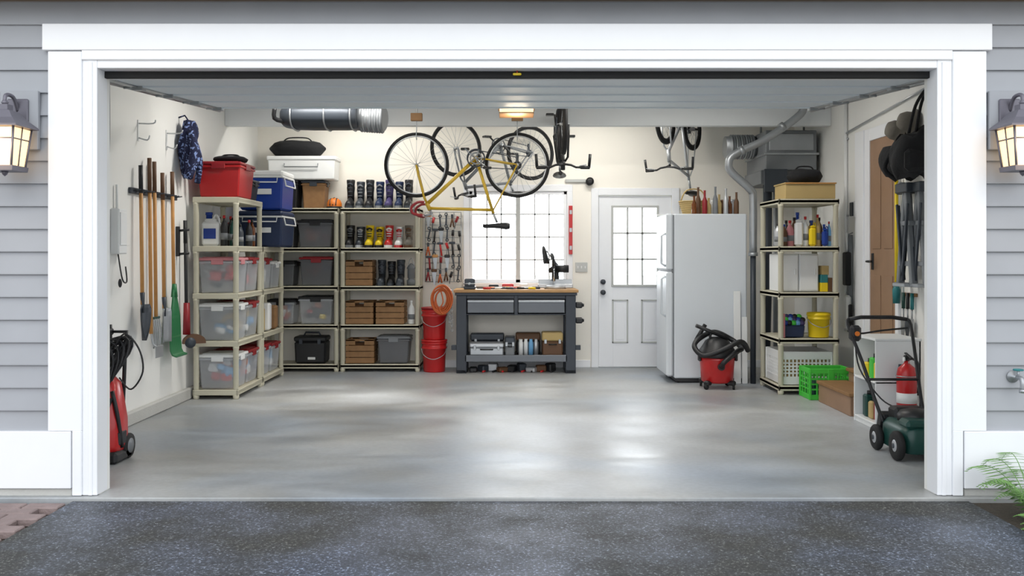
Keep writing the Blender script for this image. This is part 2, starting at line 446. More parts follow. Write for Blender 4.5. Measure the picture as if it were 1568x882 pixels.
# right-hand inner door (raised above the steps)
b = B("door_2")
ry0, ry1, rz0, rz1 = 3.06, 3.68, .42, 2.50
b.bx(XR-.03, XR-.0005, ry0-.07, ry0, rz0-.1, rz1+.12, WHITE); b.bx(XR-.03, XR-.0005, ry1, ry1+.12, rz0-.1, rz1+.12, WHITE); b.bx(XR-.045, XR-.0005, ry1+.12, ry1+.34, rz0-.4, rz1+.12, WHITE)
b.bx(XR-.03, XR-.0005, ry0, ry1, rz1, rz1+.12, WHITE); b.bx(XR-.05, XR-.0005, ry0, ry1, rz0-.06, rz0, WOODC)
b.bx(XR-.018, XR-.0005, ry0, ry1, rz0, rz1, WOODD, .003)
for (z0, z1) in ((.6, 1.2), (1.45, 2.3)):
    for (a, c) in ((ry0+.07, ry0+.27), (ry0+.35, ry0+.55)):
        b.bx(XR-.026, XR-.018, a, c, z0, z1, WOODD, .006)
b.cyl((XR-.02, 3.61, 1.33), (XR-.075, 3.61, 1.33), .012, BLACK); b.cyl((XR-.075, 3.63, 1.33), (XR-.075, 3.50, 1.33), .010, BLACK); b.box((XR-.022, 3.61, 1.33), (.01, .05, .16), BLACK)
b.done()
b = B("light_switch"); b.box((.86, YB-.006, 1.24), (.15, .01, .12), MUNT, .003)
for k in (-.045, 0, .045): b.box((.86+k, YB-.014, 1.24), (.012, .012, .03), WPLAS, .002)
b.done()

# ------------------------------------------------------------------ exterior fittings
def lantern(x):
    b = B("wall_lantern", T(x, -.062, 0))
    b.box((0, .0145, 2.17), (.22, .03, .34), SIDING, .004)
    b.box((0, -.009, 2.19), (.12, .02, .20), LANTM, .006)
    b.tube([(0, -.01, 2.22), (0, -.06, 2.29), (0, -.14, 2.29), (0, -.15, 2.24)], .011, LANTM, 8, sub=5)
    cy = -.15
    def sq(h, z): return [(-h, cy-h, z), (h, cy-h, z), (h, cy+h, z), (-h, cy+h, z)]
    b.rings([sq(.128, 2.105), sq(.128, 2.115), sq(.085, 2.155), sq(.05, 2.20), sq(.03, 2.205), sq(.03, 2.235)], LANTM, smooth=False)
    b.lathe([(.012, 0), (.02, .012), (.012, .024), (0, .03)], LANTM, c=(0, cy, 2.235))
    b.rings([sq(.096, 2.10), sq(.072, 1.89)], LANTG, smooth=False)
    for sx in (-1, 1):
        for sy in (-1, 1):
            b.cyl((sx*.099, cy+sy*.099, 2.105), (sx*.075, cy+sy*.075, 1.885), .007, LANTM, seg=6)
    for k in (-1, 1):
        b.cyl((0, cy+k*.099, 2.105), (0, cy+k*.075, 1.885), .004, LANTM, seg=6)
        b.cyl((k*.099, cy, 2.105), (k*.075, cy, 1.885), .004, LANTM, seg=6)
    h = .091; z = 2.04
    for k in (-1, 1):
        b.cyl((-h, cy+k*h, z), (h, cy+k*h, z), .004, LANTM, seg=6); b.cyl((k*h, cy-h, z), (k*h, cy+h, z), .004, LANTM, seg=6)
    b.rings([sq(.085, 1.862), sq(.088, 1.888), sq(.08, 1.892)], LANTM, smooth=False)
    b.lathe([(0, -.03), (.012, -.02), (.02, 0)], LANTM, c=(0, cy, 1.864))
    b.lathe([(.0, 0), (.02, .02), (.028, .05), (.014, .09)], BULB, c=(0, cy, 1.95))
    b.done()
    l = bpy.data.lights.new("lantern_bulb", 'POINT'); l.energy = 3; l.color = (1, .75, .45); l.shadow_soft_size = .06
    o = bpy.data.objects.new("lantern_bulb", l); o.location = (x, -.40, 1.98); scene.collection.objects.link(o)
lantern(-2.84); lantern(2.86)
b = B("garden_faucet")
fx, fz = 2.90, .69
b.lathe([(.035, 0), (.035, .006), (.012, .01), (.012, .06)], STEEL, c=(fx, -.03, fz), rot=(PI/2, 0, 0))
b.tube([(fx, -.08, fz), (fx, -.12, fz), (fx, -.135, fz-.02), (fx, -.135, fz-.06)], .013, STEEL, 8, sub=4)
b.cyl((fx, -.09, fz), (fx, -.09, fz+.045), .007, STEEL); b.torus((fx, -.09, fz+.045), .024, .005, TEAL, 'z')
b.box((fx, -.09, fz+.045), (.05, .008, .006), TEAL); b.lathe([(.018, 0), (.018, .02)], STEEL, c=(fx, -.135, fz-.08))
b.done()
def fern(x, y, z, n, ln, up=1.0):
    b = B("fern_plant", T(x, y, z))
    b.ell((0, 0, .0), (.05, .05, .03), SOIL)
    for i in range(n):
        a = 2*PI*i/n+random.uniform(-.2, .2); l = ln*random.uniform(.7, 1.1); lift = random.uniform(.6, 1.1)*up
        d = Vector((math.cos(a), math.sin(a), 0)); side = Vector((-d.y, d.x, 0))
        pts = []
        for k in range(19):
            t = k/18; pts.append(d*(l*t)+Vector((0, 0, l*lift*(t*1.5-1.1*t*t)+.01)))
        b.tube(pts, .003, LEAF, 5, r1=.001)
        for k in range(2, 19):
            t = k/18; w = l*.30*math.sin(PI*min(1, t*.88+.1))*(1-.3*t)+.01; p = pts[k]
            for sd in (-1, 1):
                e = p+side*sd*w+d*w*.35+Vector((0, 0, -.12*w)); q = d*(l*.023)
                md = p.lerp(e, .5)
                b.add([tuple(p-q*.6), tuple(md-q), tuple(e), tuple(md+q), tuple(p+q*.6)], [[0, 1, 2, 3, 4]], LEAF)
    b.done()
fern(2.80, -.42, -.03, 19, .36, 1.6); fern(2.70, -.80, -.03, 14, .17); fern(2.92, -.66, -.03, 14, .24); fern(3.25, -.55, -.03, 12, .3)

# ------------------------------------------------------------------ shelving
LV = [.07, .54, 1.0, 1.457, 1.93]
def shelving(x0, x1, y0, y1, levels):
    b = B("plastic_shelving_unit")
    for i, z in enumerate(levels):
        b.bx(x0, x1, y0, y1, z-.02, z+.015, RESIN, .006)
        for (a, c, d, e) in ((x0, x1, y0, y0+.02), (x0, x1, y1-.02, y1), (x0, x0+.02, y0, y1), (x1-.02, x1, y0, y1)):
            b.bx(a, c, d, e, z-.032, z+.022, RESIN, .005)
    for x in (x0+.028, x1-.028):
        for y in (y0+.028, y1-.028):
            prev = 0.0
            for z in levels:
                if z-.03 > prev+.02:
                    b.lathe([(.024, prev), (.027, prev+.01), (.027, z-.06), (.031, z-.05), (.031, z-.03)], RESIN, c=(x, y, 0), seg=10)
                prev = z+.02
            b.lathe([(.028, 0), (.028, .03)], RESIN, c=(x, y, 0), seg=10)
    b.done()
AX0, AX1 = -3.08, -2.64
shelving(AX0, AX1, 3.60, 4.50, LV)
shelving(AX0, AX1, 4.53, 5.43, LV[:4])
BY0, BY1 = 5.75, 6.17
shelving(-2.98, -2.07, BY0, BY1, LV)
shelving(-2.05, -1.10, BY0, BY1, LV)
RX0, RX1, RY0, RY1 = 2.655, 3.26, 3.90, 4.62
shelving(RX0, RX1, RY0, RY1, LV)
ZS = [z+.024 for z in LV]

def tote(x0, x1, y0, y1, z, h, body, lid, stuff=(), name="storage_tote"):
    b = B(name)
    cx, cy = (x0+x1)/2, (y0+y1)/2; w, d = x1-x0, y1-y0
    b.box((cx, cy, z+(h-.03)/2), (w-.02, d-.02, h-.03), body, .012, taper=.88)
    b.box((cx, cy, z+h-.055), (w-.004, d-.004, .018), body, .004)
    b.box((cx, cy, z+h-.022), (w, d, .028), lid, .008)
    b.box((cx, cy, z+h-.004), (w*.8, d*.8, .008), lid, .003)
    for sx in (-1, 1): b.box((cx+sx*(w/2-.004), cy, z+h-.05), (.014, d*.3, .05), lid, .004)
    for sy in (-1, 1): b.box((cx, cy+sy*(d/2-.004), z+h-.05), (w*.3, .014, .05), lid, .004)
    if stuff:
        for k in range(18):
            c = random.choice(stuff); r = random.uniform(.04, .075)
            hx, hy = w*.42-r, d*.42-r
            b.box((cx+random.uniform(-hx, hx)*.98, cy+random.uniform(-hy, hy)*.98, z+.03+r+random.random()*max(.01, h*.75-2*r)), (r*1.6, r*1.6, r*1.3), c, .015, rot=(random.random()*.4, random.random()*.4, random.random()*3))
    b.done()
mix = (RED, WPLAS, BLUE, MGREY, ORANGE, CLOTHK)
for (z, h, lid, st) in ((ZS[0], .34, WPLAS, (WPLAS, RED, LBLUE, WPLAS, ORANGE)), (ZS[1], .36, WPLAS, (WPLAS, MGREY, LBLUE, CARD)), (ZS[2], .35, PINK, (RED, MGREY, WPLAS, CLOTHK))):
    tote(-3.05, -2.66, 3.64, 4.04, z, h, CLEARP, lid, st); tote(-3.05, -2.66, 4.07, 4.46, z, h, CLEARP, DRED, st)
tote(-3.06, -2.62, 3.62, 4.15, ZS[4], .35, REDP, DRED, (CLOTHK, DRED, MGREY))
tote(-3.03, -2.66, 4.60, 5.00, ZS[2], .34, CLEARP, DRED, (WPLAS, RED)); tote(-3.03, -2.66, 5.03, 5.40, ZS[2], .30, CLEARP, WPLAS, (WPLAS, MGREY))
tote(-3.03, -2.66, 4.60, 4.95, ZS[0], .34, CLEARP, DRED, (BLUE, WPLAS)); tote(-3.03, -2.66, 5.0, 5.38, ZS[0], .32, CLEARP, DRED, (LBLUE, WPLAS))
def bag(name, c, r, m, strap=True):
    b = B(name, T(*c))
    n = 10
    rs = []
    for i in range(n+1):
        t = i/n; x = -r[0]+2*r[0]*t; k = (1-abs(2*t-1)**3.2)**.5 if 0 < t < 1 else .12
        rs.append([(x, r[1]*k*math.cos(a)*(1+.08*math.sin(5*t+a*2)), r[2]*(1+ (k*math.sin(a)*(1+.06*math.sin(9*t+a*3)) if math.sin(a) > 0 else max(-.98, k*math.sin(a)*1.2)))) for a in [2*PI*j/16 for j in range(16)]])
    b.rings(rs, m)
    if strap:
        b.tube([(-r[0]*.5, 0, r[2]*1.9), (-r[0]*.3, 0, r[2]*2.3), (r[0]*.3, 0, r[2]*2.3), (r[0]*.5, 0, r[2]*1.9)], .008, m, 6, sub=4)
    b.done()
bag("folded_tarp", (-2.80, 3.9, ZS[4]+.352), (.17, .16, .035), CLOTHK, True)
tote(-3.06, -2.66, 4.18, 4.47, ZS[4], .22, BLACK, BLACK, (), "tool_case")

def cooler(x0, x1, y0, y1, z, h, body, lid):
    b = B("drink_cooler"); cx, cy = (x0+x1)/2, (y0+y1)/2; w, d = x1-x0, y1-y0
    b.box((cx, cy, z+h*.4), (w-.01, d-.01, h*.8), body, .02, taper=.94)
    b.box((cx, cy, z+h*.815), (w, d, .02), WPLAS, .006)
    b.box((cx, cy, z+h*.90), (w-.005, d-.005, h*.15), lid, .02)
    b.tube([(x1+.002, y0+.06, z+h*.8), (x1+.02, y0+.06, z+h*.6), (x1+.02, y1-.06, z+h*.6), (x1+.002, y1-.06, z+h*.8)], .008, WPLAS, 6)
    b.box((cx, y0-.003, z+h*.45), (w*.5, .008, h*.14), WPLAS, .003)
    b.tube([(x0+.06, y0-.002, z+h*.8), (x0+.06, y0-.02, z+h*.68), (x1-.06, y0-.02, z+h*.68), (x1-.06, y0-.002, z+h*.8)], .007, WPLAS, 6)
    b.done()
cooler(-2.97, -2.48, 4.70, 5.30, ZS[3], .40, NAVY, NAVY)
cooler(-2.97, -2.48, 4.72, 5.28, ZS[3]+.40, .44, BLUE, WPLAS)

def bottle(b, x, y, z, r, h, m, cap, shape=0):
    if shape == 0:
        b.lathe([(r*.9, 0), (r, .01), (r, h*.62), (r*.8, h*.72), (r*.32, h*.84), (r*.32, h*.9)], m, c=(x, y, z), seg=14)
        b.lathe([(r*.4, h*.9), (r*.4, h)], cap, c=(x, y, z), seg=12)
        b.lathe([(r*1.01, h*.2), (r*1.01, h*.42)], MGREY, c=(x, y, z), seg=14)
    else:
        b.box((x, y, z+h*.36), (r*2, r*1.5, h*.72), m, .02)
        b.box((x, y, z+h*.76), (r*1.4, r*1.2, h*.1), m, .015)
        b.lathe([(r*.35, h*.78), (r*.35, h*.92), (r*.42, h*.92), (r*.42, h)], cap, c=(x-r*.3, y, z), seg=12)
        b.tube([(x+r*.1, y, z+h*.78), (x+r*.5, y, z+h*.92), (x+r*.85, y, z+h*.8), (x+r*.85, y, z+h*.6)], r*.13, m, 6, sub=3)
b = B("detergent_jug"); bottle(b, -2.95, 3.78, ZS[3], .085, .33, WPLAS, BLUE, 1); b.box((-2.95, 3.713, ZS[3]+.12), (.12, .004, .1), BLUE, .001); b.done()
b = B("bottle_collection")
for i, (x, y, m, h) in enumerate(((-2.82, 3.75, BLACK, .30), (-2.755, 3.82, DGREEN, .28), (-2.70, 3.72, BLACK, .16), (-2.83, 4.0, BLACK, .3), (-2.74, 4.02, DGREY, .22), (-2.98, 4.12, BLACK, .3), (-2.7, 4.2, BLACK, .27), (-2.82, 4.25, DGREY, .3), (-2.72, 4.38, AMBER, .28), (-2.95, 4.35, BLACK, .25))):
    bottle(b, x, y, ZS[3], .034 if h > .2 else .03, h, m, BLACK if i % 3 else RED)
b.done()
b = B("paper_sacks")
for (x, y, w, h, m) in ((-2.75, 4.66, .16, .26, CARD), (-2.92, 4.7, .16, .32, WPLAS), (-2.75, 4.9, .18, .30, WPLAS), (-2.75, 5.15, .2, .26, WOODC), (-2.93, 5.1, .14, .25, CARD)):
    b.box((x, y, ZS[1]+h/2), (w, .17, h), m, .02, rot=(0, 0, .1))
b.done()

# back wall shelves contents
def bt(px0, px1, lv, h, body, lid, st=()): tote(px0, px1, 5.79, 6.13, ZS[lv], h, body, lid, st)
bt(-2.575, -2.14, 3, .34, GREYP, BLACK, mix); bt(-2.55, -2.14, 2, .35, GREYP, DRED, mix)
bt(-2.56, -2.14, 1, .34, CLEARP, BLACK, (ORANGE, YELLOW, CLOTHK, RED, CLOTHK)); bt(-2.94, -2.6, 3, .3, GREYP, BLACK); bt(-2.94, -2.6, 2, .3, GREYP, BLACK); bt(-2.94, -2.6, 1, .3, CLEARP, BLACK, mix)
b = B("tool_box")
b.box((-2.42, 5.95, ZS[0]+.13), (.38, .28, .26), BLACK, .02, taper=.95); b.box((-2.42, 5.95, ZS[0]+.29), (.39, .29, .06), BLACK, .015)
b.tube([(-2.52, 5.95, ZS[0]+.32), (-2.50, 5.95, ZS[0]+.36), (-2.34, 5.95, ZS[0]+.36), (-2.32, 5.95, ZS[0]+.32)], .012, DGREY, 6)
for x in (-2.53, -2.31): b.box((x, 5.805, ZS[0]+.26), (.04, .012, .06), DGREY, .003)
b.box((-2.40, 5.803, ZS[0]+.06), (.09, .006, .03), WPLAS, .002); b.done()
def crate(x0, x1, y0, y1, z, h):
    b = B("wooden_crate"); w = x1-x0; n = 4; g = h/n
    for i in range(n):
        zz = z+g*(i+.5)
        for y in (y0+.008, y1-.008):
            if i == n-1:
                b.box((x0+w*.17, y, zz), (w*.34, .014, g-.008), WOODC, .002); b.box((x1-w*.17, y, zz), (w*.34, .014, g-.008), WOODC, .002)
                b.box(((x0+x1)/2, y, z+h-.012), (w, .014, .02), WOODC, .002)
            else: b.box(((x0+x1)/2, y, zz), (w, .014, g-.008), WOODC, .002)
        for x in (x0+.007, x1-.007): b.box((x, (y0+y1)/2, zz), (.014, y1-y0-.03, g-.008), WOODC, .002)
    for x in (x0+.025, x1-.025):
        for y in (y0+.025, y1-.025): b.box((x, y, z+h/2), (.025, .02, h), WOODC, .002)
    b.bx(x0+.02, x1-.02, y0+.02, y1-.02, z, z+.02, WOODC)
    b.box(((x0+x1)/2, (y0+y1)/2, z+h*.45), (w-.06, (y1-y0)-.06, h*.75), BROWN, .03)
    b.done()
crate(-1.99, -1.67, 5.79, 6.12, ZS[2], .31); crate(-1.99, -1.66, 5.79, 6.12, ZS[1], .28); crate(-1.63, -1.29, 5.79, 6.12, ZS[1], .28); crate(-1.99, -1.65, 5.79, 6.12, ZS[0], .29)
tote(-1.62, -1.22, 5.79, 6.12, ZS[0], .33, GREYP, MGREY)
b = B("spray_bottle"); bottle(b, -1.21, 5.85, ZS[1], .04, .28, WPLAS, WPLAS); b.done()

def footwear(name, items, y, z, hs):
    b = B(name)
    for i, (x, m, m2) in enumerate(items):
        y_ = y+(.02 if i % 2 else -.01); h = hs*(1-(.06 if i % 2 else 0))
        rs = []
        for k, (yy, hw) in enumerate(((-.15, .024), (-.13, .044), (-.07, .053), (0, .042), (.08, .040), (.12, .034), (.13, .018))):
            rs.append([(x-hw, y_+yy, z+.0), (x+hw, y_+yy, z+.0), (x+hw, y_+yy, z+.03), (x-hw, y_+yy, z+.03)])
        b.rings(rs, m2, smooth=False)
        rs = []
        for (yy, hw, hh) in ((-.148, .022, .035), (-.13, .042, .06), (-.07, .050, .08), (-.01, .044, .11), (.03, .040, .12), (.10, .038, .12), (.127, .02, .08)):
            rs.append([(x+hw*math.cos(a), y_+yy, z+.025+hh*max(0, math.sin(a))) for a in [PI*j/8 for j in range(9)]])
        b.rings(rs, m)
        b.lathe([(.042, .09), (.044, h*.55), (.050, h*.72), (.046, h*.80), (.052, h*.95), (.050, h), (.038, h), (.034, h*.7)], m, c=(x, y_+.06, z), seg=14, sc=(1, 1.3))
        b.tube([(x-.03, y_+.0, z+h*.80), (x, y_-.015, z+h*.86), (x+.03, y_+.0, z+h*.80)], .012, m2, 6, sub=3)
        for k in range(4):
            b.box((x, y_-.012+.004*k, z+.11+k*(h-.12)/5), (.055, .014, .010), m2, .002)
    b.done()
xs = [-1.96+.118*i for i in range(7)]
footwear("winter_boots", [(x, (BLACK, DGREY, BLACK, NAVY, PURP, NAVY, BLACK)[i], (DGREY, MGREY)[i % 2]) for i, x in enumerate(xs)], 5.94, ZS[4], .35)
footwear("hiking_shoes", [(x, (BLACK, DGREY, YELLOW, YELLOW, RED, WPLAS, CLOTHG)[i], (MGREY, SILV, BLACK, BLACK, WPLAS, RED, BROWN)[i]) for i, x in enumerate(xs)], 5.94, ZS[3], .27)
footwear("rubber_boots", [(x, BLACK if i % 2 else DGREY, DGREY) for i, x in enumerate([-1.58, -1.465, -1.35])], 5.94, ZS[2], .31)
b = B("camp_lantern"); b.lathe([(.05, 0), (.055, .06), (.03, .08), (.045, .09), (.045, .2), (.055, .21), (.02, .26), (0, .27)], MGREY, c=(-1.22, 5.93, ZS[2])); b.tube([(-1.27, 5.93, ZS[2]+.2), (-1.22, 5.93, ZS[2]+.33), (-1.17, 5.93, ZS[2]+.2)], .004, STEEL, 6, sub=5); b.done()
b = B("sports_helmet"); c_ = (-2.14, 5.88, ZS[4])
b.lathe([(.085, 0), (.09, .02), (.088, .06), (.07, .10), (.04, .12), (0, .127)], ORANGE, c=c_, seg=22, sc=(1, 1.25))
b.lathe([(.093, .0), (.094, .018), (.088, .02)], BLACK, c=c_, seg=22, sc=(1, 1.25))
for k in (-.035, 0, .035): b.tube([(c_[0]+k, c_[1]-.11, c_[2]+.03), (c_[0]+k, c_[1]-.07, c_[2]+.10), (c_[0]+k, c_[1], c_[2]+.127-abs(k)*.3), (c_[0]+k, c_[1]+.07, c_[2]+.10)], .008, BLACK, 6, sub=3)
b.done()
tote(-2.93, -2.56, 5.79, 6.14, ZS[4], .34, BLACK, BLACK); tote(-2.54, -2.24, 5.85, 6.14, ZS[4], .34, WOODC, DGREY, (), "storage_crate")
b = B("white_storage_box"); zb = ZS[4]+.342
b.box((-2.52, 5.96, zb+.12), (.80, .34, .24), WPLAS, .012, taper=.97); b.box((-2.52, 5.96, zb+.255), (.83, .36, .05), WPLAS, .012)
b.tube([(-2.72, 5.78, zb+.19), (-2.72, 5.77, zb+.15), (-2.32, 5.77, zb+.15), (-2.32, 5.78, zb+.19)], .007, MGREY, 6); b.done()
bag("duffel_bag", (-2.60, 5.96, zb+.285), (.34, .15, .10), CLOTHK)

# ------------------------------------------------------------------ left wall things
b = B("tool_wall_rack")
b.bx(XL, XL+.025, 2.25, 3.32, 1.90, 1.95, DGREY)
for i in range(14):
    y = 2.30+i*.075; b.cyl((XL+.02, y, 1.925), (XL+.085, y, 1.935), .005, DGREY, seg=6)
b.done()
def tool(name, y, ztop, zbot, hm, kind, hm2=None, yb=0):
    b = B(name); x = XL+.055
    b.cyl((x, y, ztop), (x+.015, y+yb, zbot), .016, hm, seg=10)
    if hm2: b.cyl((x, y, ztop), (x+.003, y+yb*.2, ztop-.20*(ztop-zbot)), .018, hm2, seg=10)
    if kind in ("shovel", "spade"):
        n = 9; rs = []; W = .11
        for k in range(n):
            t = k/(n-1); z = zbot-.30*t
            w = W*(1-(t**2.6)*.95) if kind == "shovel" else W*.85
            if t < .1: w = W*.7
            rs.append([(x+.015-.035*(1-(u*u))+.03, y+yb+u*w, z) for u in (-1, -.6, -.2, .2, .6, 1)]+[(x+.019-.035*(1-(u*u))+.03, y+yb+u*w, z) for u in (1, .6, .2, -.2, -.6, -1)])
        b.rings(rs, DGREY if kind == "shovel" else STEEL)
        b.cyl((x+.015, y+yb, zbot+.10), (x+.02, y+yb, zbot-.07), .02, DGREY, r1=.012)
    elif kind == "hoe":
        b.tube([(x+.015, y+yb, zbot+.02), (x+.03, y+yb, zbot-.08), (x+.07, y+yb, zbot-.12)], .008, STEEL, 8, sub=4)
        b.box((x+.085, y+yb, zbot-.15), (.006, .17, .10), STEEL, .002)
    elif kind == "fork":
        b.box((x+.015, y+yb, zbot-.01), (.02, .15, .02), DGREEN)
        for k in range(4): b.tube([(x+.015, y+yb-.066+k*.044, zbot-.01), (x+.035, y+yb-.066+k*.044, zbot-.14), (x+.02, y+yb-.066+k*.044, zbot-.27)], .006, STEEL, 6, sub=3)
    elif kind == "leafrake":
        n = 15
        for k in range(n):
            u = -1+2*k/(n-1)
            b.tube([(x+.02, y+yb+u*.015, zbot+.05), (x+.03, y+yb+u*.10, zbot-.2), (x+.035, y+yb+u*.13, zbot-.50), (x+.09, y+yb+u*.13, zbot-.55)], .0095, RGREEN, 6, sub=3)
        b.box((x+.032, y+yb, zbot-.2), (.01, .20, .03), RGREEN); b.box((x+.035, y+yb, zbot-.38), (.008, .23, .02), RGREEN)
        b.lathe([(.03, 0), (.02, .12)], RGREEN, c=(x+.02, y+yb, zbot-.02))
    elif kind == "edger":
        pts = [(.105*math.cos(a), .075*math.sin(a)) for a in [PI*j/12 for j in range(13)]]
        b.prism([(p, q-.02) for p, q in pts]+[(-.105, -.035), (.105, -.035)], .05, BROWN, L=T(x+.085, y+yb, zbot-.05) @ R(.5, 'Z'))
        b.lathe([(.0, -.012), (.05, -.012), (.05, .012), (0, .012)], DGREY, c=(x+.06, y+yb-.03, zbot-.075), rot=(PI/2, 0, .5), seg=18)
        b.lathe([(.035, 0), (.028, .30)], DRED, c=(x+.015, y+yb, zbot+.0))
    b.done()
tool("round_shovel", 2.37, 2.14, .98, WOODH, "shovel", BLACK)
tool("garden_hoe", 2.56, 2.22, .72, WOODH, "hoe", BROWN)
tool("garden_fork", 2.67, 2.20, .86, WOODH, "fork", BROWN)
tool("garden_spade", 2.86, 2.12, .92, WOODH, "spade", BROWN)
tool("leaf_rake", 3.10, 2.15, 1.03, WOODH, "leafrake", BROWN)
tool("lawn_edger", 3.44, 1.72, .64, BLACK, "edger", BLACK)
b = B("hanging_jacket")
rs = []
for k in range(15):
    t = k/14; z = 2.66-.52*t; w = .03+.085*math.sin(PI*min(1, t*.8+.10))
    rs.append([(XL+.10+w*.75*math.cos(a)*(1+.25*math.sin(4*a+k*.6)), 3.42+w*math.sin(a)*(1+.32*math.sin(3*a+k*.6))+.025*math.sin(k*.8), z+.04*math.sin(3*a)*t) for a in [2*PI*j/24 for j in range(24)]])
b.rings(rs, CLOTHB); b.tube([(XL+.10, 3.42, 2.65), (XL+.06, 3.42, 2.71), (XL+.002, 3.42, 2.69)], .008, CLOTHB, 6)
b.tube([(XL+.14, 3.36, 2.56), (XL+.19, 3.28, 2.36), (XL+.14, 3.25, 2.10)], .035, CLOTHB, 8, sub=4); b.tube([(XL+.12, 3.48, 2.5), (XL+.16, 3.54, 2.3), (XL+.13, 3.56, 2.08)], .03, CLOTHB, 8, sub=4); b.done()
for y in (2.45, 3.1):
    b = B("wall_hook"); b.box((XL+.004, y, 2.44), (.008, .03, .18), WPLAS, .002); b.tube([(XL+.006, y, 2.50), (XL+.13, y, 2.5), (XL+.15, y, 2.53)], .006, SILV, 6, sub=3); b.tube([(XL+.006, y, 2.38), (XL+.08, y, 2.36), (XL+.1, y, 2.4)], .006, SILV, 6, sub=3); b.done()
b = B("electrical_box"); b.box((XL+.035, 1.98, 1.58), (.07, .16, .36), WPLAS, .008); b.box((XL+.073, 1.98, 1.60), (.006, .12, .26), WPLAS, .003)
b.tube([(XL+.03, 1.98, 1.4), (XL+.06, 1.99, 1.2), (XL+.05, 2.1, 1.18), (XL+.04, 2.1, 1.3)], .006, BLACK, 6, sub=5); b.cyl((XL+.02, 1.98, 1.75), (XL+.02, 1.98, 1.95), .01, WPLAS)
b.ell((XL+.05, 1.97, 1.17), (.015, .015, .035), BLACK); b.done()
b = B("power_cable"); b.tube([(XL+.012, 1.85, 3.0), (XL+.012, 1.86, 2.3), (XL+.015, 1.80, 1.7), (XL+.012, 1.84, 1.1), (XL+.012, 1.82, .5)], .006, BLACK, 6, sub=6); b.done()
b = B("tool_bracket"); b.bx(XL, XL+.03, 3.34, 3.38, 1.38, 1.66, BLACK); b.cyl((XL+.02, 3.36, 1.62), (XL+.12, 3.36, 1.63), .012, BLACK); b.cyl((XL+.02, 3.36, 1.40), (XL+.12, 3.36, 1.41), .012, BLACK); b.done()

# pressure washer
b = B("pressure_washer", T(-2.77, .92, 0))
for sx in (-1, 1):
    b.lathe([(.03, -.025), (.08, -.025), (.085, -.015), (.085, .015), (.08, .025), (.03, .025)], RUBBER, c=(sx*.125, .07, .086), rot=(0, PI/2, 0))
    b.lathe([(.0, -.028), (.05, -.028), (.05, .028), (0, .028)], MGREY, c=(sx*.125, .07, .086), rot=(0, PI/2, 0))
b.cyl((-.125, .07, .086), (.125, .07, .086), .012, STEEL)
rs = []
for (z, hw, hd, oy) in ((.05, .13, .12, -.02), (.12, .145, .14, -.02), (.28, .14, .13, -.01), (.42, .115, .11, .0), (.52, .09, .09, .02), (.57, .05, .05, .02)):
    rs.append([(math.copysign(abs(math.cos(a))**.6, math.cos(a))*hw, oy+math.copysign(abs(math.sin(a))**.6, math.sin(a))*hd, z) for a in [2*PI*j/20 for j in range(20)]])
b.rings(rs, RED)
b.box((0, -.135, .20), (.10, .05, .22), BLACK, .02); b.box((0, -.03, .04), (.30, .27, .08), BLACK, .02)
b.tube([(.145, -.06, .10), (.13, -.10, .32), (.09, -.09, .48)], .014, BLACK, 8, sub=3); b.box((.132, -.04, .16), (.03, .12, .10), BLACK, .012)
b.box((.07, -.125, .36), (.02, .02, .16), BLACK, .005, rot=(-.2, .3, 0)); b.box((-.07, -.125, .36), (.02, .02, .16), BLACK, .005, rot=(-.2, -.3, 0))
b.tube([(-.09, .08, .3), (-.09, .12, .7), (-.09, .15, .86), (.09, .15, .86), (.09, .12, .7), (.09, .08, .3)], .014, BLACK, 8)
for k in range(12):
    r = .085+.018*(k % 4); pts = [(r*1.05*math.cos(a)+.012*(k % 5), -.08+.014*k+.03*math.sin(a*2), .64+.16*math.sin(a+.2*k)+.012*(k % 4)) for a in [2*PI*j/18 for j in range(18)]]
    b.tube(pts, .010, BLACK, 6, closed=True)
b.tube([(.05, -.03, .7), (.15, -.05, .86), (.24, -.02, .76), (.26, 0, .60), (.18, 0, .48), (.1, 0, .56)], .006, BLACK, 6, sub=6)
b.cyl((.0, .1, .55), (-.02, .14, .91), .012, BLACK); b.box((-.02, .12, .86), (.03, .10, .05), BLACK, .01)
b.done()

# ------------------------------------------------------------------ workbench
BX0, BX1, YF, ZT = -.655, .75, 5.60, .985
b = B("workbench")
b.bx(BX0-.03, BX1+.03, YF-.03, 6.15, ZT-.035, ZT, WOODB, .004)
b.bx(BX0-.015, BX1+.015, YF-.01, 6.14, ZT-.07, ZT-.036, BENCHM)
for x0 in (BX0, BX1-.12):
    for y0 in (YF, 6.02):
        b.bx(x0, x0+.12, y0, y0+.10, .0, ZT-.07, BENCHM, .005)
    b.bx(x0, x0+.12, YF, 6.12, .0, .04, BENCHM)
b.bx(BX0+.12, BX1-.12, YF+.01, YF+.03, ZT-.11, ZT-.07, BENCHM); b.bx(BX0+.12, BX1-.12, YF+.01, 6.1, ZT-.30, ZT-.285, BENCHM)
mid = (BX0+BX1)/2
for (a, c) in ((BX0+.13, mid-.025), (mid+.025, BX1-.13)):
    b.bx(a, c, YF-.005, 6.05, ZT-.275, ZT-.115, DRAWM, .006)
    b.bx(a, c, YF-.02, YF-.005, ZT-.15, ZT-.125, STEEL, .004)
b.bx(mid-.022, mid+.022, YF-.005, YF+.02, ZT-.30, ZT-.07, BENCHM)
b.bx(BX0+.12, BX1-.12, YF+.01, 6.12, .16, .20, BENCHM); b.bx(BX0+.10, BX1-.10, YF, YF+.02, .135, .215, DRAWM)
for x in (BX0+.02, BX1-.02):
    b.box((x, YF+.05, .3), (.16, .02, .06), BENCHM)
for z in (.80, .62):
    b.box((BX1+.04, YF+.06, z), (.09, .08, .07), BLACK, .015); b.cyl((BX1, YF+.06, z), (BX1+.1, YF+.06, z), .02, BLACK)
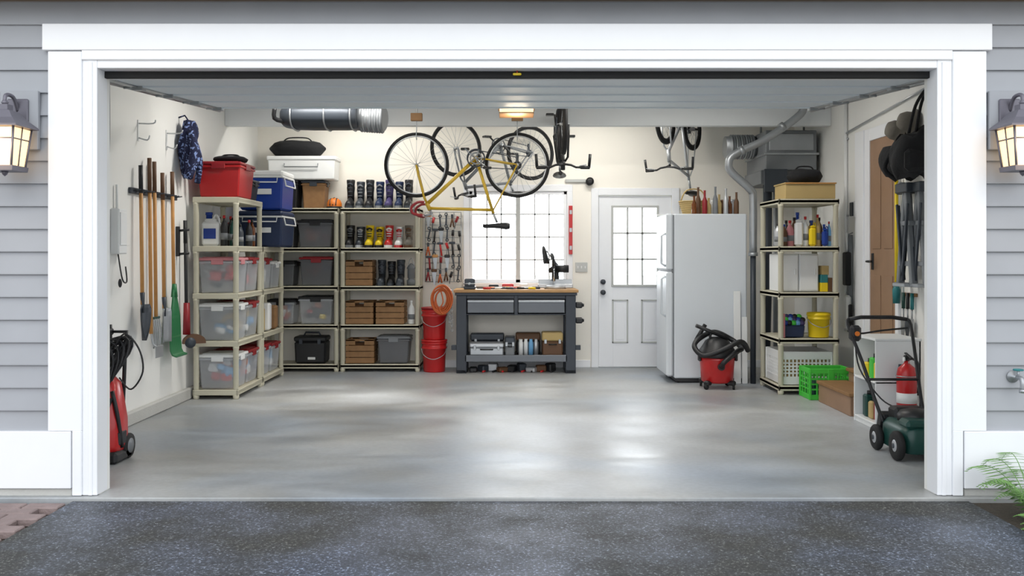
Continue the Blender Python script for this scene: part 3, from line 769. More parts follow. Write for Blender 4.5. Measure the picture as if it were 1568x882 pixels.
b.done()
def caseb(name, x0, x1, y0, y1, z, h, m, m2):
    b = B(name); b.bx(x0, x1, y0, y1, z, z+h*.62, m, .012); b.bx(x0-.004, x1+.004, y0-.004, y1, z+h*.64, z+h, m2, .012)
    cx = (x0+x1)/2; w = x1-x0
    b.tube([(cx-w*.18, y0, z+h*.5), (cx-w*.18, y0-.03, z+h*.5), (cx+w*.18, y0-.03, z+h*.5), (cx+w*.18, y0, z+h*.5)], .008, BLACK, 6)
    for s_ in (-1, 1): b.box((cx+s_*w*.35, y0-.008, z+h*.62), (.03, .014, .05), STEEL, .003)
    b.done()
caseb("metal_tool_case", -.50, -.10, 5.66, 5.87, .202, .15, STEEL, SILV); caseb("drill_case", -.08, .03, 5.66, 5.9, .202, .22, MGREY, DGREY)
caseb("socket_set_case", .36, .60, 5.66, 5.95, .202, .27, BROWN, CARD); caseb("router_case", -.50, -.1, 5.94, 6.08, .202, .24, DGREY, DGREY); caseb("sander_case", .05, .34, 5.88, 6.06, .202, .25, BLACK, BROWN)
b = B("spray_can_group")
for i in range(4): b.lathe([(.028, 0), (.028, .15), (.02, .165), (.02, .19)], (WPLAS, WPLAS, LBLUE, SILV)[i], c=(.105+.06*i, 5.72+.03*(i % 2), .202), seg=12)
b.done()
b = B("floor_clutter_tools")
for i in range(9):
    x = -.46+.115*i; b.box((x, 5.74+.04*(i % 3), .03+.009*(i % 3)), (.09, .12, .06+.018*(i % 3)), (BLACK, DGREY, SILV, BROWN)[i % 4], .012, rot=(0, 0, i*.7)); b.cyl((x, 5.68, .012), (x+.05, 5.8, .012), .011, (BLACK, RED)[i % 2])
b.done()
b = B("miter_saw", T(.52, 5.85, ZT))
b.lathe([(.13, 0), (.13, .03), (.12, .045), (.0, .045)], SILV, seg=24); b.box((0, 0, .035), (.42, .10, .05), SILV, .008); b.box((0, .06, .085), (.40, .02, .06), SILV, .004)
b.box((.02, .12, .16), (.06, .06, .26), BLACK, .015); b.cyl((.02, .14, .28), (-.06, -.04, .22), .03, BLACK)
b.lathe([(.0, -.006), (.12, -.006), (.12, .006), (0, .006)], CHROME, c=(-.02, -.02, .17), rot=(0, PI/2, 0), seg=28)
b.lathe([(.0, -.02), (.125, -.02), (.125, .02), (0, .02)], BLACK, c=(-.02, .01, .22), rot=(0, PI/2, 0), seg=28)
b.cyl((0, .0, .24), (.16, .0, .24), .045, BLACK, seg=16); b.tube([(-.03, -.12, .28), (-.03, -.16, .38), (-.05, -.10, .42), (-.04, 0, .36)], .014, BLACK, 8, sub=4); b.cyl((.02, .12, .3), (-.1, .12, .46), .012, CHROME)
b.tube([(-.08, .1, .3), (-.14, .08, .5), (-.12, .05, .3)], .02, BLACK, 8, sub=4)
b.done()
b = B("bench_vise", T(-.50, 5.70, ZT))
b.box((0, 0, .02), (.14, .16, .04), DGREY, .01); b.box((0, .03, .08), (.12, .05, .09), DGREY, .01); b.box((0, -.06, .08), (.12, .03, .09), DGREY, .01); b.cyl((0, -.16, .07), (0, .05, .07), .014, STEEL); b.cyl((-.07, -.155, .07), (.07, -.155, .07), .006, STEEL); b.done()
b = B("bench_hand_tools", T(0, 0, ZT))
for i in range(14):
    x = -.34+i*.045; m = (RED, ORANGE, BLACK, WPLAS, BLACK, YELLOW, DGREY)[i % 7]; a = random.uniform(-.8, .8); y = 5.70+.06*(i % 3)
    b.cyl((x, y, .014), (x+.09*math.cos(a), y+.09*math.sin(a), .014), .014, m); b.cyl((x, y, .012), (x-.08*math.cos(a), y-.08*math.sin(a), .010), .006, DGREY)
b.box((-.05, 5.9, .03), (.14, .10, .06), RED, .01); b.box((.14, 5.95, .03), (.10, .08, .06), WPLAS, .01); b.box((-.22, 5.92, .025), (.12, .08, .05), BLACK, .01)
b.done()
# wire rack crowded with hand tools
b = B("wire_tool_rack")
px0, px1, pz0, pz1 = -1.07, -.63, 1.06, 1.92
for i in range(12):
    z = pz0+(pz1-pz0)*i/11; b.cyl((px0, YB-.03, z), (px1, YB-.03, z), .004, STEEL, seg=6)
for i in range(6):
    x = px0+(px1-px0)*i/5; b.cyl((x, YB-.026, pz0), (x, YB-.026, pz1), .005, STEEL, seg=6)
    b.cyl((x, YB-.026, pz1-.03), (x, YB, pz1-.03), .006, STEEL, seg=6)
cols = (RED, BLACK, BROWN, DRED, OCORD, BLACK, WOODH)
for r_ in range(5):
    for c_ in range(6):
        x = px0+.035+c_*.074+(.012 if r_ % 2 else 0); z = pz1-.05-r_*.168+random.uniform(-.015, .015); k = random.randrange(5); hm = random.choice(cols); y = YB-.05; tl = random.uniform(-.03, .03)
        if k == 0:
            b.cyl((x, y, z), (x+tl, y, z-.15), .011, hm, seg=8); b.box((x, y, z+.005), (.075, .024, .028), DGREY, .006)
        elif k == 1:
            b.cyl((x, y, z-.03), (x-.022, y, z-.14), .009, hm, seg=8); b.cyl((x, y, z-.03), (x+.022, y, z-.14), .009, hm, seg=8); b.box((x, y, z-.005), (.028, .012, .05), DGREY, .004)
        elif k == 2:
            b.cyl((x, y, z), (x+tl, y, z-.07), .016, hm, seg=8); b.cyl((x+tl, y, z-.07), (x+tl*1.5, y, z-.15), .005, DGREY, seg=6)
        elif k == 3:
            b.box((x, y, z-.06), (.018, .008, .13), DGREY, .002, rot=(0, tl*8, 0)); b.torus((x, y, z+.012), .016, .006, DGREY, 'y', seg=12, ms=6); b.torus((x, y, z-.13), .016, .006, DGREY, 'y', seg=12, ms=6)
        else:
            b.prism([(x-.03, z), (x+.03, z), (x+.012, z-.16), (x-.004, z-.16)], .004, STEEL, L=T(0, y, 0)); b.box((x, y, z+.015), (.07, .02, .04), hm, .01)
b.done()
b = B("orange_extension_cord")
for k in range(13):
    rr = .085+.009*(k % 5); cc = (-.84+.007*(k % 6), 5.52-.010*(k % 5), .88-.01*(k % 4))
    b.torus(cc, rr, .009, OCORD, 'y', seg=26, ms=6, L=R(.1*(k-6)*.4, 'Z') @ Matrix.Diagonal((1, 1, 1.35, 1)))
b.tube([(-.83, 5.50, .98), (-.80, 5.46, .85), (-.84, 5.46, .76), (-.80, 5.48, .70)], .008, OCORD, 6, sub=5)
b.cyl((-.83, 5.51, 1.02), (-.70, 5.54, .975), .006, STEEL); b.done()
def bucket(x, y, z, r, h, m, name="plastic_bucket", lid=None, handle=True):
    b = B(name)
    prof = [(r*.84, 0), (r*.86, .005), (r*.94, h*.72), (r*1.03, h*.73), (r*1.03, h*.77), (r*.96, h*.78), (r*.98, h*.88), (r*1.04, h*.885), (r*1.04, h*.92), (r, h*.925), (r, h*.99)]
    if lid: prof += [(r*.97, h)]
    else: prof += [(r*.94, h*.99), (r*.8, .02)]
    b.lathe(prof, m, c=(x, y, z), seg=24)
    if lid: b.lathe([(r*1.05, h*.95), (r*1.05, h), (r*.9, h+.004), (r*.88, h-.002), (0, h-.002)], lid, c=(x, y, z), seg=24)
    if handle: b.tube([(x-r*1.03, y, z+h*.8), (x-r*.8, y-r*.75, z+h*.55), (x, y-r*1.15, z+h*.42), (x+r*.8, y-r*.75, z+h*.55), (x+r*1.03, y, z+h*.8)], .004, STEEL, 6, sub=5)
    b.done()
bucket(-.93, 5.80, .001, .15, .38, RED, lid=RED); bucket(-.93, 5.80, .386, .15, .38, RED, lid=DRED)
b = B("hanging_chain")
for i in range(14): b.torus((-.705, 5.56, .90-.03*i), .012, .004, STEEL, 'y' if i % 2 else 'x', seg=10, ms=5)
for i in range(10): b.torus((-.73, 5.56, .88-.03*i), .012, .004, STEEL, 'y' if i % 2 else 'x', seg=10, ms=5)
b.done()
b = B("red_spirit_level"); b.box((.725, YB-.035, 1.70), (.045, .025, .60), RED, .004)
for z in (1.48, 1.70, 1.92): b.box((.725, YB-.05, z), (.03, .006, .05), SILV, .002)
b.done()
b = B("wall_hook"); b.cyl((.96, YB-.001, 2.30), (.96, YB-.06, 2.30), .05, DGREY); b.lathe([(.02, -.01), (.05, 0), (.02, .01)], BLACK, c=(.96, YB-.07, 2.3), rot=(PI/2, 0, 0)); b.bx(.66, .96, YB-.03, YB-.001, 2.29, 2.33, MUNT); b.done()

# ------------------------------------------------------------------ bicycles
def bicycle(M, paint, r=.34, wb=1.05, bar="flat", bw=.5, sad=.63, barh=.53, name="bicycle", tire=.016, dark=False):
    b = B(name, M)
    f, re = -wb/2, wb/2; k = r/.34
    rim = BLACK if dark else SILV
    for x in (f, re):
        b.torus((x, 0, 0), r-tire, tire, RUBBER, 'y', 48, 8)
        b.torus((x, 0, 0), r-tire*2.4, tire*.55, rim, 'y', 48, 6)
        b.cyl((x, -.04, 0), (x, .04, 0), .016, STEEL); b.cyl((x, -.065, 0), (x, .065, 0), .005, STEEL)
        for i in range(24):
            a = 2*PI*i/24; sd = .025 if i % 2 else -.025; a2 = a+(.5 if i % 4 < 2 else -.5)
            b.cyl((x+.016*math.cos(a2), sd, .016*math.sin(a2)), (x+(r-tire*2.6)*math.cos(a), 0, (r-tire*2.6)*math.sin(a)), .0017, STEEL, seg=4)
    bb = (re-.43*k, 0, -.07*k); st = (bb[0]+.20*(sad/.63)*.9, 0, sad*.80); hb = (f+.105*k, 0, r+.05); ht = (f+.14*k, 0, max(r+.13, barh*.88)); 
    tr = .017
    b.cyl(bb, st, tr, paint); b.cyl(bb, (hb[0], 0, hb[2]+.02), tr*1.15, paint); b.cyl((st[0]-.02, 0, st[2]*.93), (ht[0], 0, ht[2]-.02), tr, paint)
    b.cyl(hb, ht, tr*1.3, paint); b.cyl((bb[0], -.03, bb[2]), (bb[0], .03, bb[2]), .024, paint)
    for sd in (-1, 1):
        b.tube([(bb[0], sd*.02, bb[2]), (bb[0]+.12, sd*.035, bb[2]*.8), (re, sd*.055, 0)], .009, paint, 8)
        b.tube([(st[0], sd*.014, st[2]*.93), (st[0]+.05, sd*.035, st[2]*.75), (re, sd*.055, 0)], .008, paint, 8)
        b.tube([(hb[0], sd*.02, hb[2]), (hb[0]-.02, sd*.045, hb[2]-.04), (f+.02, sd*.05, .1), (f, sd*.05, 0)], .011, paint, 8)
        cxp, czp = bb[0]+sd*.12*k, bb[2]+sd*.11*k
        b.cyl((bb[0], sd*.05, bb[2]), (cxp, sd*.065, czp), .010, CHROME if not dark else BLACK); b.box((cxp, sd*.115, czp), (.09, .08, .022), BLACK, .005)
    b.cyl((bb[0], -.06, bb[2]), (bb[0], .06, bb[2]), .012, STEEL)
    for yy in (-.045, .045) if not dark else (-.045,):
        b.torus((bb[0], yy, bb[2]), .09*k, .007, DGREY, 'y', 28, 6); b.torus((bb[0], yy, bb[2]), .06*k, .006, STEEL, 'y', 28, 6)
        for i in range(5): a = 2*PI*i/5; b.cyl((bb[0], yy, bb[2]), (bb[0]+.09*k*math.cos(a), yy, bb[2]+.09*k*math.sin(a)), .006, STEEL, seg=6)
    b.lathe([(.02, -.012), (.045, -.01), (.03, .012)], DGREY, c=(re, -.04, 0), rot=(PI/2, 0, 0))
    b.tube([(bb[0], -.045, bb[2]+.09*k), (re, -.045, .04)], .005, DGREY, 5); b.tube([(bb[0], -.045, bb[2]-.09*k), (re-.02, -.045, -.09), (re, -.045, -.04)], .005, DGREY, 5)
    b.box((re, -.045, -.07), (.03, .02, .09), DGREY, .006)
    dx = (st[0]-bb[0])/(st[2]-bb[2]); sp = (st[0]+dx*(sad-st[2]), 0, sad-.03)
    b.cyl(st, sp, .013, STEEL)
    rs = []
    for (xx, hw, zz) in ((-.15, .012, -.01), (-.13, .022, .0), (-.05, .028, .0), (.03, .05, .005), (.09, .072, .015), (.125, .06, .012), (.135, .03, .0)):
        rs.append([(sp[0]+xx, hw*math.cos(a), sad+zz+(.028*math.sin(a) if math.sin(a) > 0 else .045*math.sin(a)*hw/.07)) for a in [2*PI*j/12 for j in range(12)]])
    b.rings(rs, BLACK)
    hd = (ht[0]+.02, 0, barh-.02); stm = (ht[0]-.07*k, 0, barh)
    b.cyl(ht, hd, .013, STEEL); b.cyl(hd, stm, .014, BLACK if dark else STEEL)
    if bar == "drop":
        for sd in (-1, 1):
            b.tube([stm, (stm[0], sd*.17, barh), (stm[0]-.03, sd*.205, barh), (stm[0]-.09, sd*.21, barh-.02), (stm[0]-.10, sd*.21, barh-.08), (stm[0]-.04, sd*.21, barh-.13), (stm[0]+.03, sd*.21, barh-.13)], .014, DRED, 8, sub=3)
            b.tube([(stm[0]-.09, sd*.21, barh-.02), (stm[0]-.12, sd*.2, barh-.05), (stm[0]-.11, sd*.19, barh-.12)], .006, STEEL, 6, sub=3)
    else:
        for sd in (-1, 1):
            b.tube([stm, (stm[0], sd*bw*.15, barh+.01), (stm[0]+.02, sd*bw*.25, barh+.03), (stm[0]+.05, sd*bw*.5, barh+.03)], .011, BLACK if dark else STEEL, 8)
            b.cyl((stm[0]+.035, sd*bw*.34, barh+.03), (stm[0]+.052, sd*bw*.52, barh+.03), .017, BLACK)
            b.tube([(stm[0]+.02, sd*bw*.28, barh+.03), (stm[0]-.03, sd*bw*.33, barh+.02), (stm[0]-.03, sd*bw*.45, barh+.01)], .005, STEEL, 6)
            b.tube([(stm[0]+.052, sd*bw*.51, barh+.03), (stm[0]+.03, sd*bw*.53, barh-.10)], .014, BLACK, 8)
    b.done()
def hook(x, y, wheel_top):
    b = B("bike_hook")
    b.bx(x-.06, x+.06, y-.03, y+.03, wheel_top+.13, wheel_top+.21, WOODC); b.cyl((x, y, wheel_top+.2), (x, y, ZC-.001), .012, CEILM)
    z = wheel_top-.03
    b.tube([(x, y, wheel_top+.14), (x, y, wheel_top+.03), (x, y-.03, wheel_top+.01), (x, y-.035, z-.02), (x, y, z-.035), (x, y+.03, z-.02)], .005, STEEL, 6, sub=3)
    b.done()
INV = R(PI, 'X')
bicycle(T(-.47, 4.35, 2.33) @ INV, BYELL, bar="drop"); hook(-.995, 4.35, 2.66); hook(.055, 4.35, 2.66)
bicycle(T(-.21, 5.62, 2.62) @ R(math.radians(30), 'Z') @ INV, MGREY, r=.33, wb=1.0, dark=True, bar="flat", bw=.5, sad=.50)
bicycle(T(.50, 4.12, 2.66) @ R(math.radians(90), 'Z') @ INV, BLACK, r=.30, wb=.94, dark=True, bw=.50, sad=.42, barh=.38, tire=.026)
hook(.50, 3.65, 2.93)
bicycle(T(1.96, 5.57, 2.90) @ R(math.radians(56), 'Z') @ INV, SILV, r=.25, wb=.76, dark=True, bw=.56, sad=.76, barh=.50, tire=.024, name="childs_bicycle")

# ------------------------------------------------------------------ ducts
b = B("ceiling_air_duct")
rs = []
for (x, k) in ((-2.24, .62), (-2.22, .80), (-2.12, .96), (-1.95, 1.0), (-1.62, 1.0), (-1.50, .92)):
    rs.append([(x, 3.75+.24*k*math.copysign(abs(math.cos(a))**.7, math.cos(a)), 2.735+.115*k*math.copysign(abs(math.sin(a))**.8, math.sin(a))) for a in [2*PI*j/28 for j in range(28)]])
b.rings(rs, DGREY)
for x in (-2.12, -1.80, -1.55):
    b.tube([(x, 3.75+.245*math.copysign(abs(math.cos(a))**.7, math.cos(a)), 2.735+.12*math.copysign(abs(math.sin(a))**.8, math.sin(a))) for a in [2*PI*j/28 for j in range(28)]], .008, STEEL, 6, closed=True)
for k in range(9): b.torus((-1.47+.026*k, 3.75-.010*k, 2.735-.003*k), .125, .016, STEEL if k % 2 else MGREY, 'x', 26, 6)
b.tube([(-1.52, 3.75, 2.735), (-1.25, 3.67, 2.71)], .122, STEEL, 22)
b.tube([(-2.20, 3.6, 2.68), (-2.27, 3.52, 2.70), (-2.26, 3.5, 2.80)], .022, BLACK, 8, sub=3)
for x in (-2.1, -1.6): b.cyl((x, 3.75, 2.82), (x, 3.75, ZC-.001), .012, STEEL)
b.done()
b = B("vent_pipe"); b.tube([(3.15, 4.7, 3.24), (3.15, 4.7, 3.0), (3.08, 4.7, 2.88), (2.72, 4.7, 2.63), (2.40, 4.7, 2.48), (2.34, 4.7, 2.38), (2.38, 4.71, 2.28), (2.58, 4.72, 2.10), (2.612, 4.73, 1.98), (2.612, 4.73, 1.4)], .042, STEEL, 12, sub=4)
b.tube([(2.612, 4.73, 1.4), (2.612, 4.73, .0)], .03, DGREY, 12)
for p, q in (((2.94, 4.7, 2.79), (2.90, 4.7, 2.762)), ((2.5, 4.7, 2.53), (2.46, 4.7, 2.51)), ((2.612, 4.73, 1.42), (2.612, 4.73, 1.38))): b.cyl(p, q, .05, STEEL, seg=14)
b.done()
b = B("hvac_unit")
b.bx(2.86, 3.44, 5.15, 6.0, 2.35, 2.80, MGREY, .01); b.bx(2.84, 3.46, 5.13, 6.02, 2.52, 2.545, STEEL); b.bx(2.90, 3.40, 5.14, 5.15, 2.57, 2.76, STEEL)
b.bx(2.84, 3.1, 5.12, 5.15, 2.1, 2.36, DGREY); b.bx(2.82, 3.44, 5.2, 5.95, 2.2, 2.35, MGREY)
b.tube([(2.95, 5.4, 2.3), (2.95, 5.4, 1.0), (2.95, 5.5, .0)], .05, DGREY, 12); b.tube([(3.1, 5.6, 2.3), (3.1, 5.6, 0)], .03, STEEL, 12)
for x in (2.9, 3.4): b.cyl((x, 5.5, 2.79), (x, 5.5, ZC-.001), .012, STEEL)
for k in range(10): b.torus((2.82-.028*k, 5.6, 2.66), .13, .016, STEEL if k % 2 else MGREY, 'x', 24, 6)
b.tube([(2.86, 5.6, 2.66), (2.5, 5.6, 2.66)], .125, STEEL, 20); b.done()
b = B("metal_conduit"); b.tube([(XR-.022, 4.34, .6), (XR-.022, 4.34, 3.0)], .018, WPLAS, 8)
b.tube([(XR-.022, 4.34, 2.66), (XR-.022, 2.4, 2.80)], .010, SILV, 6)
for z in (1.0, 1.8, 2.6): b.box((XR-.012, 4.34, z), (.02, .07, .02), STEEL)
b.done()

# ------------------------------------------------------------------ fridge (seen from its side)
b = B("refrigerator")
FX0, FX1, FY0, FY1, FZ = 1.765, 2.555, 4.77, 5.47, 1.84
b.bx(FX0, FX1, FY0, FY1, .05, FZ, FRIDGE, .012)
b.bx(FX0-.012, FX0, FY0+.012, FY1-.012, .08, FZ-.01, MGREY)
b.bx(FX0-.085, FX0-.012, FY0, FY1, .07, 1.21, FRIDGE, .018); b.bx(FX0-.085, FX0-.012, FY0, FY1, 1.225, FZ+.005, FRIDGE, .018)
b.tube([(FX0-.085, FY0+.06, 1.16), (FX0-.13, FY0+.06, 1.13), (FX0-.13, FY0+.06, .75), (FX0-.085, FY0+.06, .72)], .012, FRIDGE, 8)
b.tube([(FX0-.085, FY0+.06, 1.27), (FX0-.13, FY0+.06, 1.30), (FX0-.13, FY0+.06, 1.60), (FX0-.085, FY0+.06, 1.63)], .012, FRIDGE, 8)
b.box((FX0-.05, FY1-.05, FZ+.012), (.08, .06, .02), WPLAS, .005)
b.bx(FX0+.02, FX1-.02, FY0+.01, FY1-.01, .01, .05, BLACK)
for x in (FX0+.06, FX1-.06):
    for y in (FY0+.06, FY1-.06): b.cyl((x, y, 0), (x, y, .06), .02, BLACK)
b.done()
b = B("glass_bottle_collection")
for i in range(9):
    x = 2.0+.058*i; y = FY0+.10+.07*(i % 2); h = (.20, .3, .26, .18, .3, .22, .28, .2, .24)[i]
    b.lathe([(.026, 0), (.028, .01), (.028, h*.55), (.012, h*.72), (.012, h*.96), (.015, h)], (AMBER, BROWN, DRED, CARD, MGREY, CARD, SILV, AMBER, BROWN)[i], c=(x, y, FZ+.001), seg=14)
b.done()
b = B("wicker_basket")
b.lathe([(.10, 0), (.13, .1), (.14, .16), (.13, .16), (.10, .02)], CARD, c=(2.05, FY0+.38, FZ+.001), seg=20, sc=(1.2, 1))
for k in range(7): b.torus((2.05, FY0+.38, FZ+.02+.022*k), .105+.006*k, .006, CARD, 'z', 28, 6, L=Matrix.Diagonal((1.2, 1, 1, 1)))
b.tube([(1.90, FY0+.38, FZ+.15), (1.97, FY0+.38, FZ+.28), (2.13, FY0+.38, FZ+.28), (2.20, FY0+.38, FZ+.15)], .008, CARD, 6, sub=4)
b.done()
b = B("jar_group")
for i in range(4): b.lathe([(.045, 0), (.048, .01), (.048, .12), (.036, .14), (.04, .145), (.04, .17), (0, .172)], (WPLAS, BROWN, SILV, WPLAS)[i], c=(2.29+.085*(i % 3), FY0+.30+.1*(i//3), FZ+.001), seg=14)
b.done()
b = B("white_board_strip"); b.box((2.44, FY0-.04, .50), (.075, .02, 1.0), WPLAS, .004, rot=(-.03, 0, 0)); b.box((2.52, FY0-.035, .36), (.06, .02, .72), WPLAS, .004, rot=(-.03, 0, 0)); b.done()
# shop vacuum
b = B("shop_vacuum", T(2.15, 4.40, 0))
for i in range(4):
    a = PI/4+i*PI/2; x, y = .19*math.cos(a), .19*math.sin(a)
    b.box((x*.92, y*.92, .065), (.08, .06, .05), BLACK, .012, rot=(0, 0, a)); b.lathe([(.0, -.012), (.028, -.012), (.028, .012), (0, .012)], RUBBER, c=(x*1.05, y*1.05, .029), rot=(0, PI/2, a+.6), seg=14)
b.lathe([(.14, .06), (.165, .08), (.18, .30), (.185, .33), (.0, .33)], RED, seg=28)
b.lathe([(.195, .325), (.20, .34), (.20, .37), (.185, .40), (.15, .45), (.12, .50), (.07, .53), (0, .535)], BLACK, seg=28)
for s_ in (-1, 1): b.box((s_*.19, -.03, .33), (.03, .06, .09), BLACK, .008)
b.tube([(-.07, 0, .50), (-.06, -.0, .57), (.06, 0, .57), (.07, 0, .50)], .014, BLACK, 8, sub=4)
b.cyl((0, -.18, .24), (0, -.22, .24), .035, BLACK)
hp = [(0, -.20, .24), (.02, -.26, .30), (.17, -.18, .40), (.25, -.02, .42), (.17, .10, .50), (-.02, .05, .58), (-.20, -.06, .52), (-.26, -.12, .44), (-.18, -.2, .36), (0, -.24, .42), (.2, -.2, .50), (.30, -.1, .40)]
b.tube(hp, .027, BLACK, 10, sub=8)
b.cyl((-.22, .0, .50), (-.12, .02, .66), .022, BLACK); b.cyl((-.24, -.1, .66), (.1, -.05, .52), .020, BLACK)
b.done()

# ------------------------------------------------------------------ right shelving contents
z5 = ZS[4]
b = B("cardboard_box"); b.box((2.98, 4.12, z5+.075), (.50, .38, .15), CARD, .004); b.box((2.98, 4.12, z5+.155), (.52, .40, .014), CARD, .003); b.box((2.98, 3.918, z5+.155), (.5, .004, .012), WOODH, .001); b.done()
bag("camera_bag", (2.98, 4.12, z5+.165), (.18, .12, .075), CLOTHK)
b = B("paint_and_cleaner_bottles")
for i, (x, w, h, m, sh) in enumerate(((2.74, .034, .22, BROWN, 0), (2.81, .038, .26, PINK, 0), (2.89, .042, .34, WPLAS, 1), (2.965, .032, .30, WPLAS, 0), (3.03, .036, .26, YELLOW, 1), (3.09, .03, .32, CARD, 0), (3.155, .032, .22, BLUE, 1), (3.205, .022, .25, LBLUE, 0))):
    bottle(b, x, 4.02+.03*(i % 2), ZS[3], w, h, m, RED if i % 2 else BLUE, sh)
for i in range(6): bottle(b, 2.76+.085*i, 4.3, ZS[3], .038, .24+.03*(i % 3), (SILV, DGREY, BROWN, RED, CARD, BROWN)[i], BLACK, 0)
b.done()
for x in (2.79, 2.992):
    b = B("white_drawer_bin"); b.box((x, 4.2, ZS[2]+.19), (.197, .36, .38), WPLAS, .006); b.box((x, 4.015, ZS[2]+.19), (.18, .012, .36), WPLAS, .006); b.box((x+.06, 4.005, ZS[2]+.2), (.012, .015, .06), WPLAS, .004); b.done()
b = B("small_product_boxes")
for i, (x, z, w, h, m) in enumerate(((3.14, 0, .07, .09, YELLOW), (3.14, .09, .07, .08, TEAL), (3.20, 0, .04, .14, BROWN), (3.15, .17, .07, .09, CARD))): b.box((x, 4.05, ZS[2]+z+h/2), (w, .12, h), m, .003)
b.done()
b = B("blue_storage_basket")
b.box((2.84, 4.1, ZS[1]+.06), (.22, .2, .12), NAVY, .01, taper=.9)
for i in range(14): b.ell((2.76+.014*i, 4.04+.03*(i % 3), ZS[1]+.14+.03*(i % 3)), (.033, .03, .03), (BLUE, GREEN, PURP, BLACK, LBLUE)[i % 5], seg=10, n=6)
b.box((2.72, 4.0, ZS[1]+.12), (.03, .1, .24), PINK, .005); b.done()
bucket(3.10, 4.05, ZS[1], .115, .25, YELLOW, "yellow_bucket")
def lattice(name, x0, x1, y0, y1, z, h, m, nx, nz, rim=.03):
    b = B(name)
    b.bx(x0, x1, y0, y1, z, z+.015, m)
    def side(p, q):
        P, Q = Vector(p), Vector(q); d = Q-P; ang = math.atan2(d.y, d.x); c = (P+Q)/2; ln = d.length
        b.box((c.x, c.y, z+h-rim/2), (ln, .014, rim), m, .004, rot=(0, 0, ang)); b.box((c.x, c.y, z+rim/2), (ln, .014, rim), m, .004, rot=(0, 0, ang))
        n = max(2, int(nx*ln/(x1-x0)))
        for i in range(n+1): u = P+d*(i/n); b.box((u.x, u.y, z+h/2), (.016 if 0 < i < n else .028, .012, h-.005), m, .002, rot=(0, 0, ang))
        for k in range(1, nz): b.box((c.x, c.y, z+rim+(h-2*rim)*k/nz), (ln, .008, .016), m, .002, rot=(0, 0, ang))
    side((x0, y0, 0), (x1, y0, 0)); side((x0, y1, 0), (x1, y1, 0)); side((x0, y0, 0), (x0, y1, 0)); side((x1, y0, 0), (x1, y1, 0))
    return b
b = lattice("white_plastic_crate", 2.70, 3.20, 3.96, 4.50, ZS[0], .33, WPLAS, 13, 5, .08); b.box((2.95, 4.23, ZS[0]+.14), (.46, .48, .24), CARD, .01); b.done()
b = lattice("green_folding_crate", 2.86, 3.26, 3.56, 3.86, .001, .30, GREEN, 6, 4, .05); b.bx(3.03, 3.09, 3.55, 3.57, 0.001, .30, GREEN); b.box((3.06, 3.71, .10), (.34, .22, .16), DGREEN, .02); b.done()
b = B("wooden_step")
b.bx(2.90, 3.19, 2.62, 3.50, .17, .20, WOODC); b.bx(3.18, 3.44, 2.62, 3.50, .29, .32, WOODC)
b.bx(2.915, 2.935, 2.64, 3.48, 0, .17, WOODD); b.bx(3.20, 3.22, 2.64, 3.48, 0, .29, WOODD)
for y in (2.63, 3.47): b.bx(2.935, 3.2, y, y+.02, 0, .17, WOODD); b.bx(3.22, 3.43, y, y+.02, 0, .29, WOODD)
b.done()
# low white bookcase, open towards the middle of the garage
b = B("low_bookcase"); cx0, cx1, cy0, cy1, ch = 2.88, 3.24, 1.98, 2.46, .71
b.bx(cx0, cx1, cy0, cy0+.018, 0, ch, WPLAS); b.bx(cx0, cx1, cy1-.018, cy1, 0, ch, WPLAS); b.bx(cx1-.018, cx1, cy0, cy1, 0, ch, WPLAS)
b.bx(cx0-.005, cx1+.005, cy0-.005, cy1+.005, ch, ch+.02, WPLAS)
for z in (.04, .37): b.bx(cx0, cx1, cy0, cy1, z, z+.018, WPLAS)
b.bx(cx0+.01, cx0+.03, cy0, cy1, 0, .04, WPLAS); b.done()
b = B("garden_product_group")
for i, (y, z, h, m) in enumerate(((2.08, .39, .14, YELLOW), (2.18, .39, .17, GREEN), (2.30, .39, .12, YELLOW), (2.08, .06, .16, DRED), (2.2, .06, .14, CARD), (2.32, .06, .18, DGREEN))): b.box((2.96, y, z+h/2), (.09, .08, h), m, .012); b.lathe([(.02, 0), (.02, .03)], BLACK, c=(2.96, y, z+h), seg=10)
b.done()
b = B("fire_extinguisher", T(3.08, 1.87, .18))
b.lathe([(.06, 0), (.075, .015), (.075, .28), (.065, .33), (.03, .36), (.02, .37), (.02, .39)], RED, seg=24)
b.lathe([(.0755, .06), (.0755, .14)], WPLAS, seg=24); b.box((0, 0, .41), (.04, .035, .04), BLACK, .006); b.box((0, -.04, .43), (.022, .13, .012), BLACK, .003, rot=(.25, 0, 0)); b.box((0, -.04, .40), (.022, .10, .01), BLACK, .003, rot=(-.2, 0, 0))
b.tube([(.03, 0, .41), (.09, -.01, .36), (.085, -.02, .2), (.08, -.02, .12)], .009, BLACK, 8, sub=4); b.torus((0, -.02, .38), .015, .003, STEEL, 'x', 14, 5); b.lathe([(.018, 0), (.018, .01)], WPLAS, c=(-.03, -.01, .40), rot=(0, PI/2, 0))
b.box((0, .085, .2), (.05, .03, .3), DGREY, .003); b.torus((0, 0, .27), .078, .004, STEEL, 'z')
b.done()
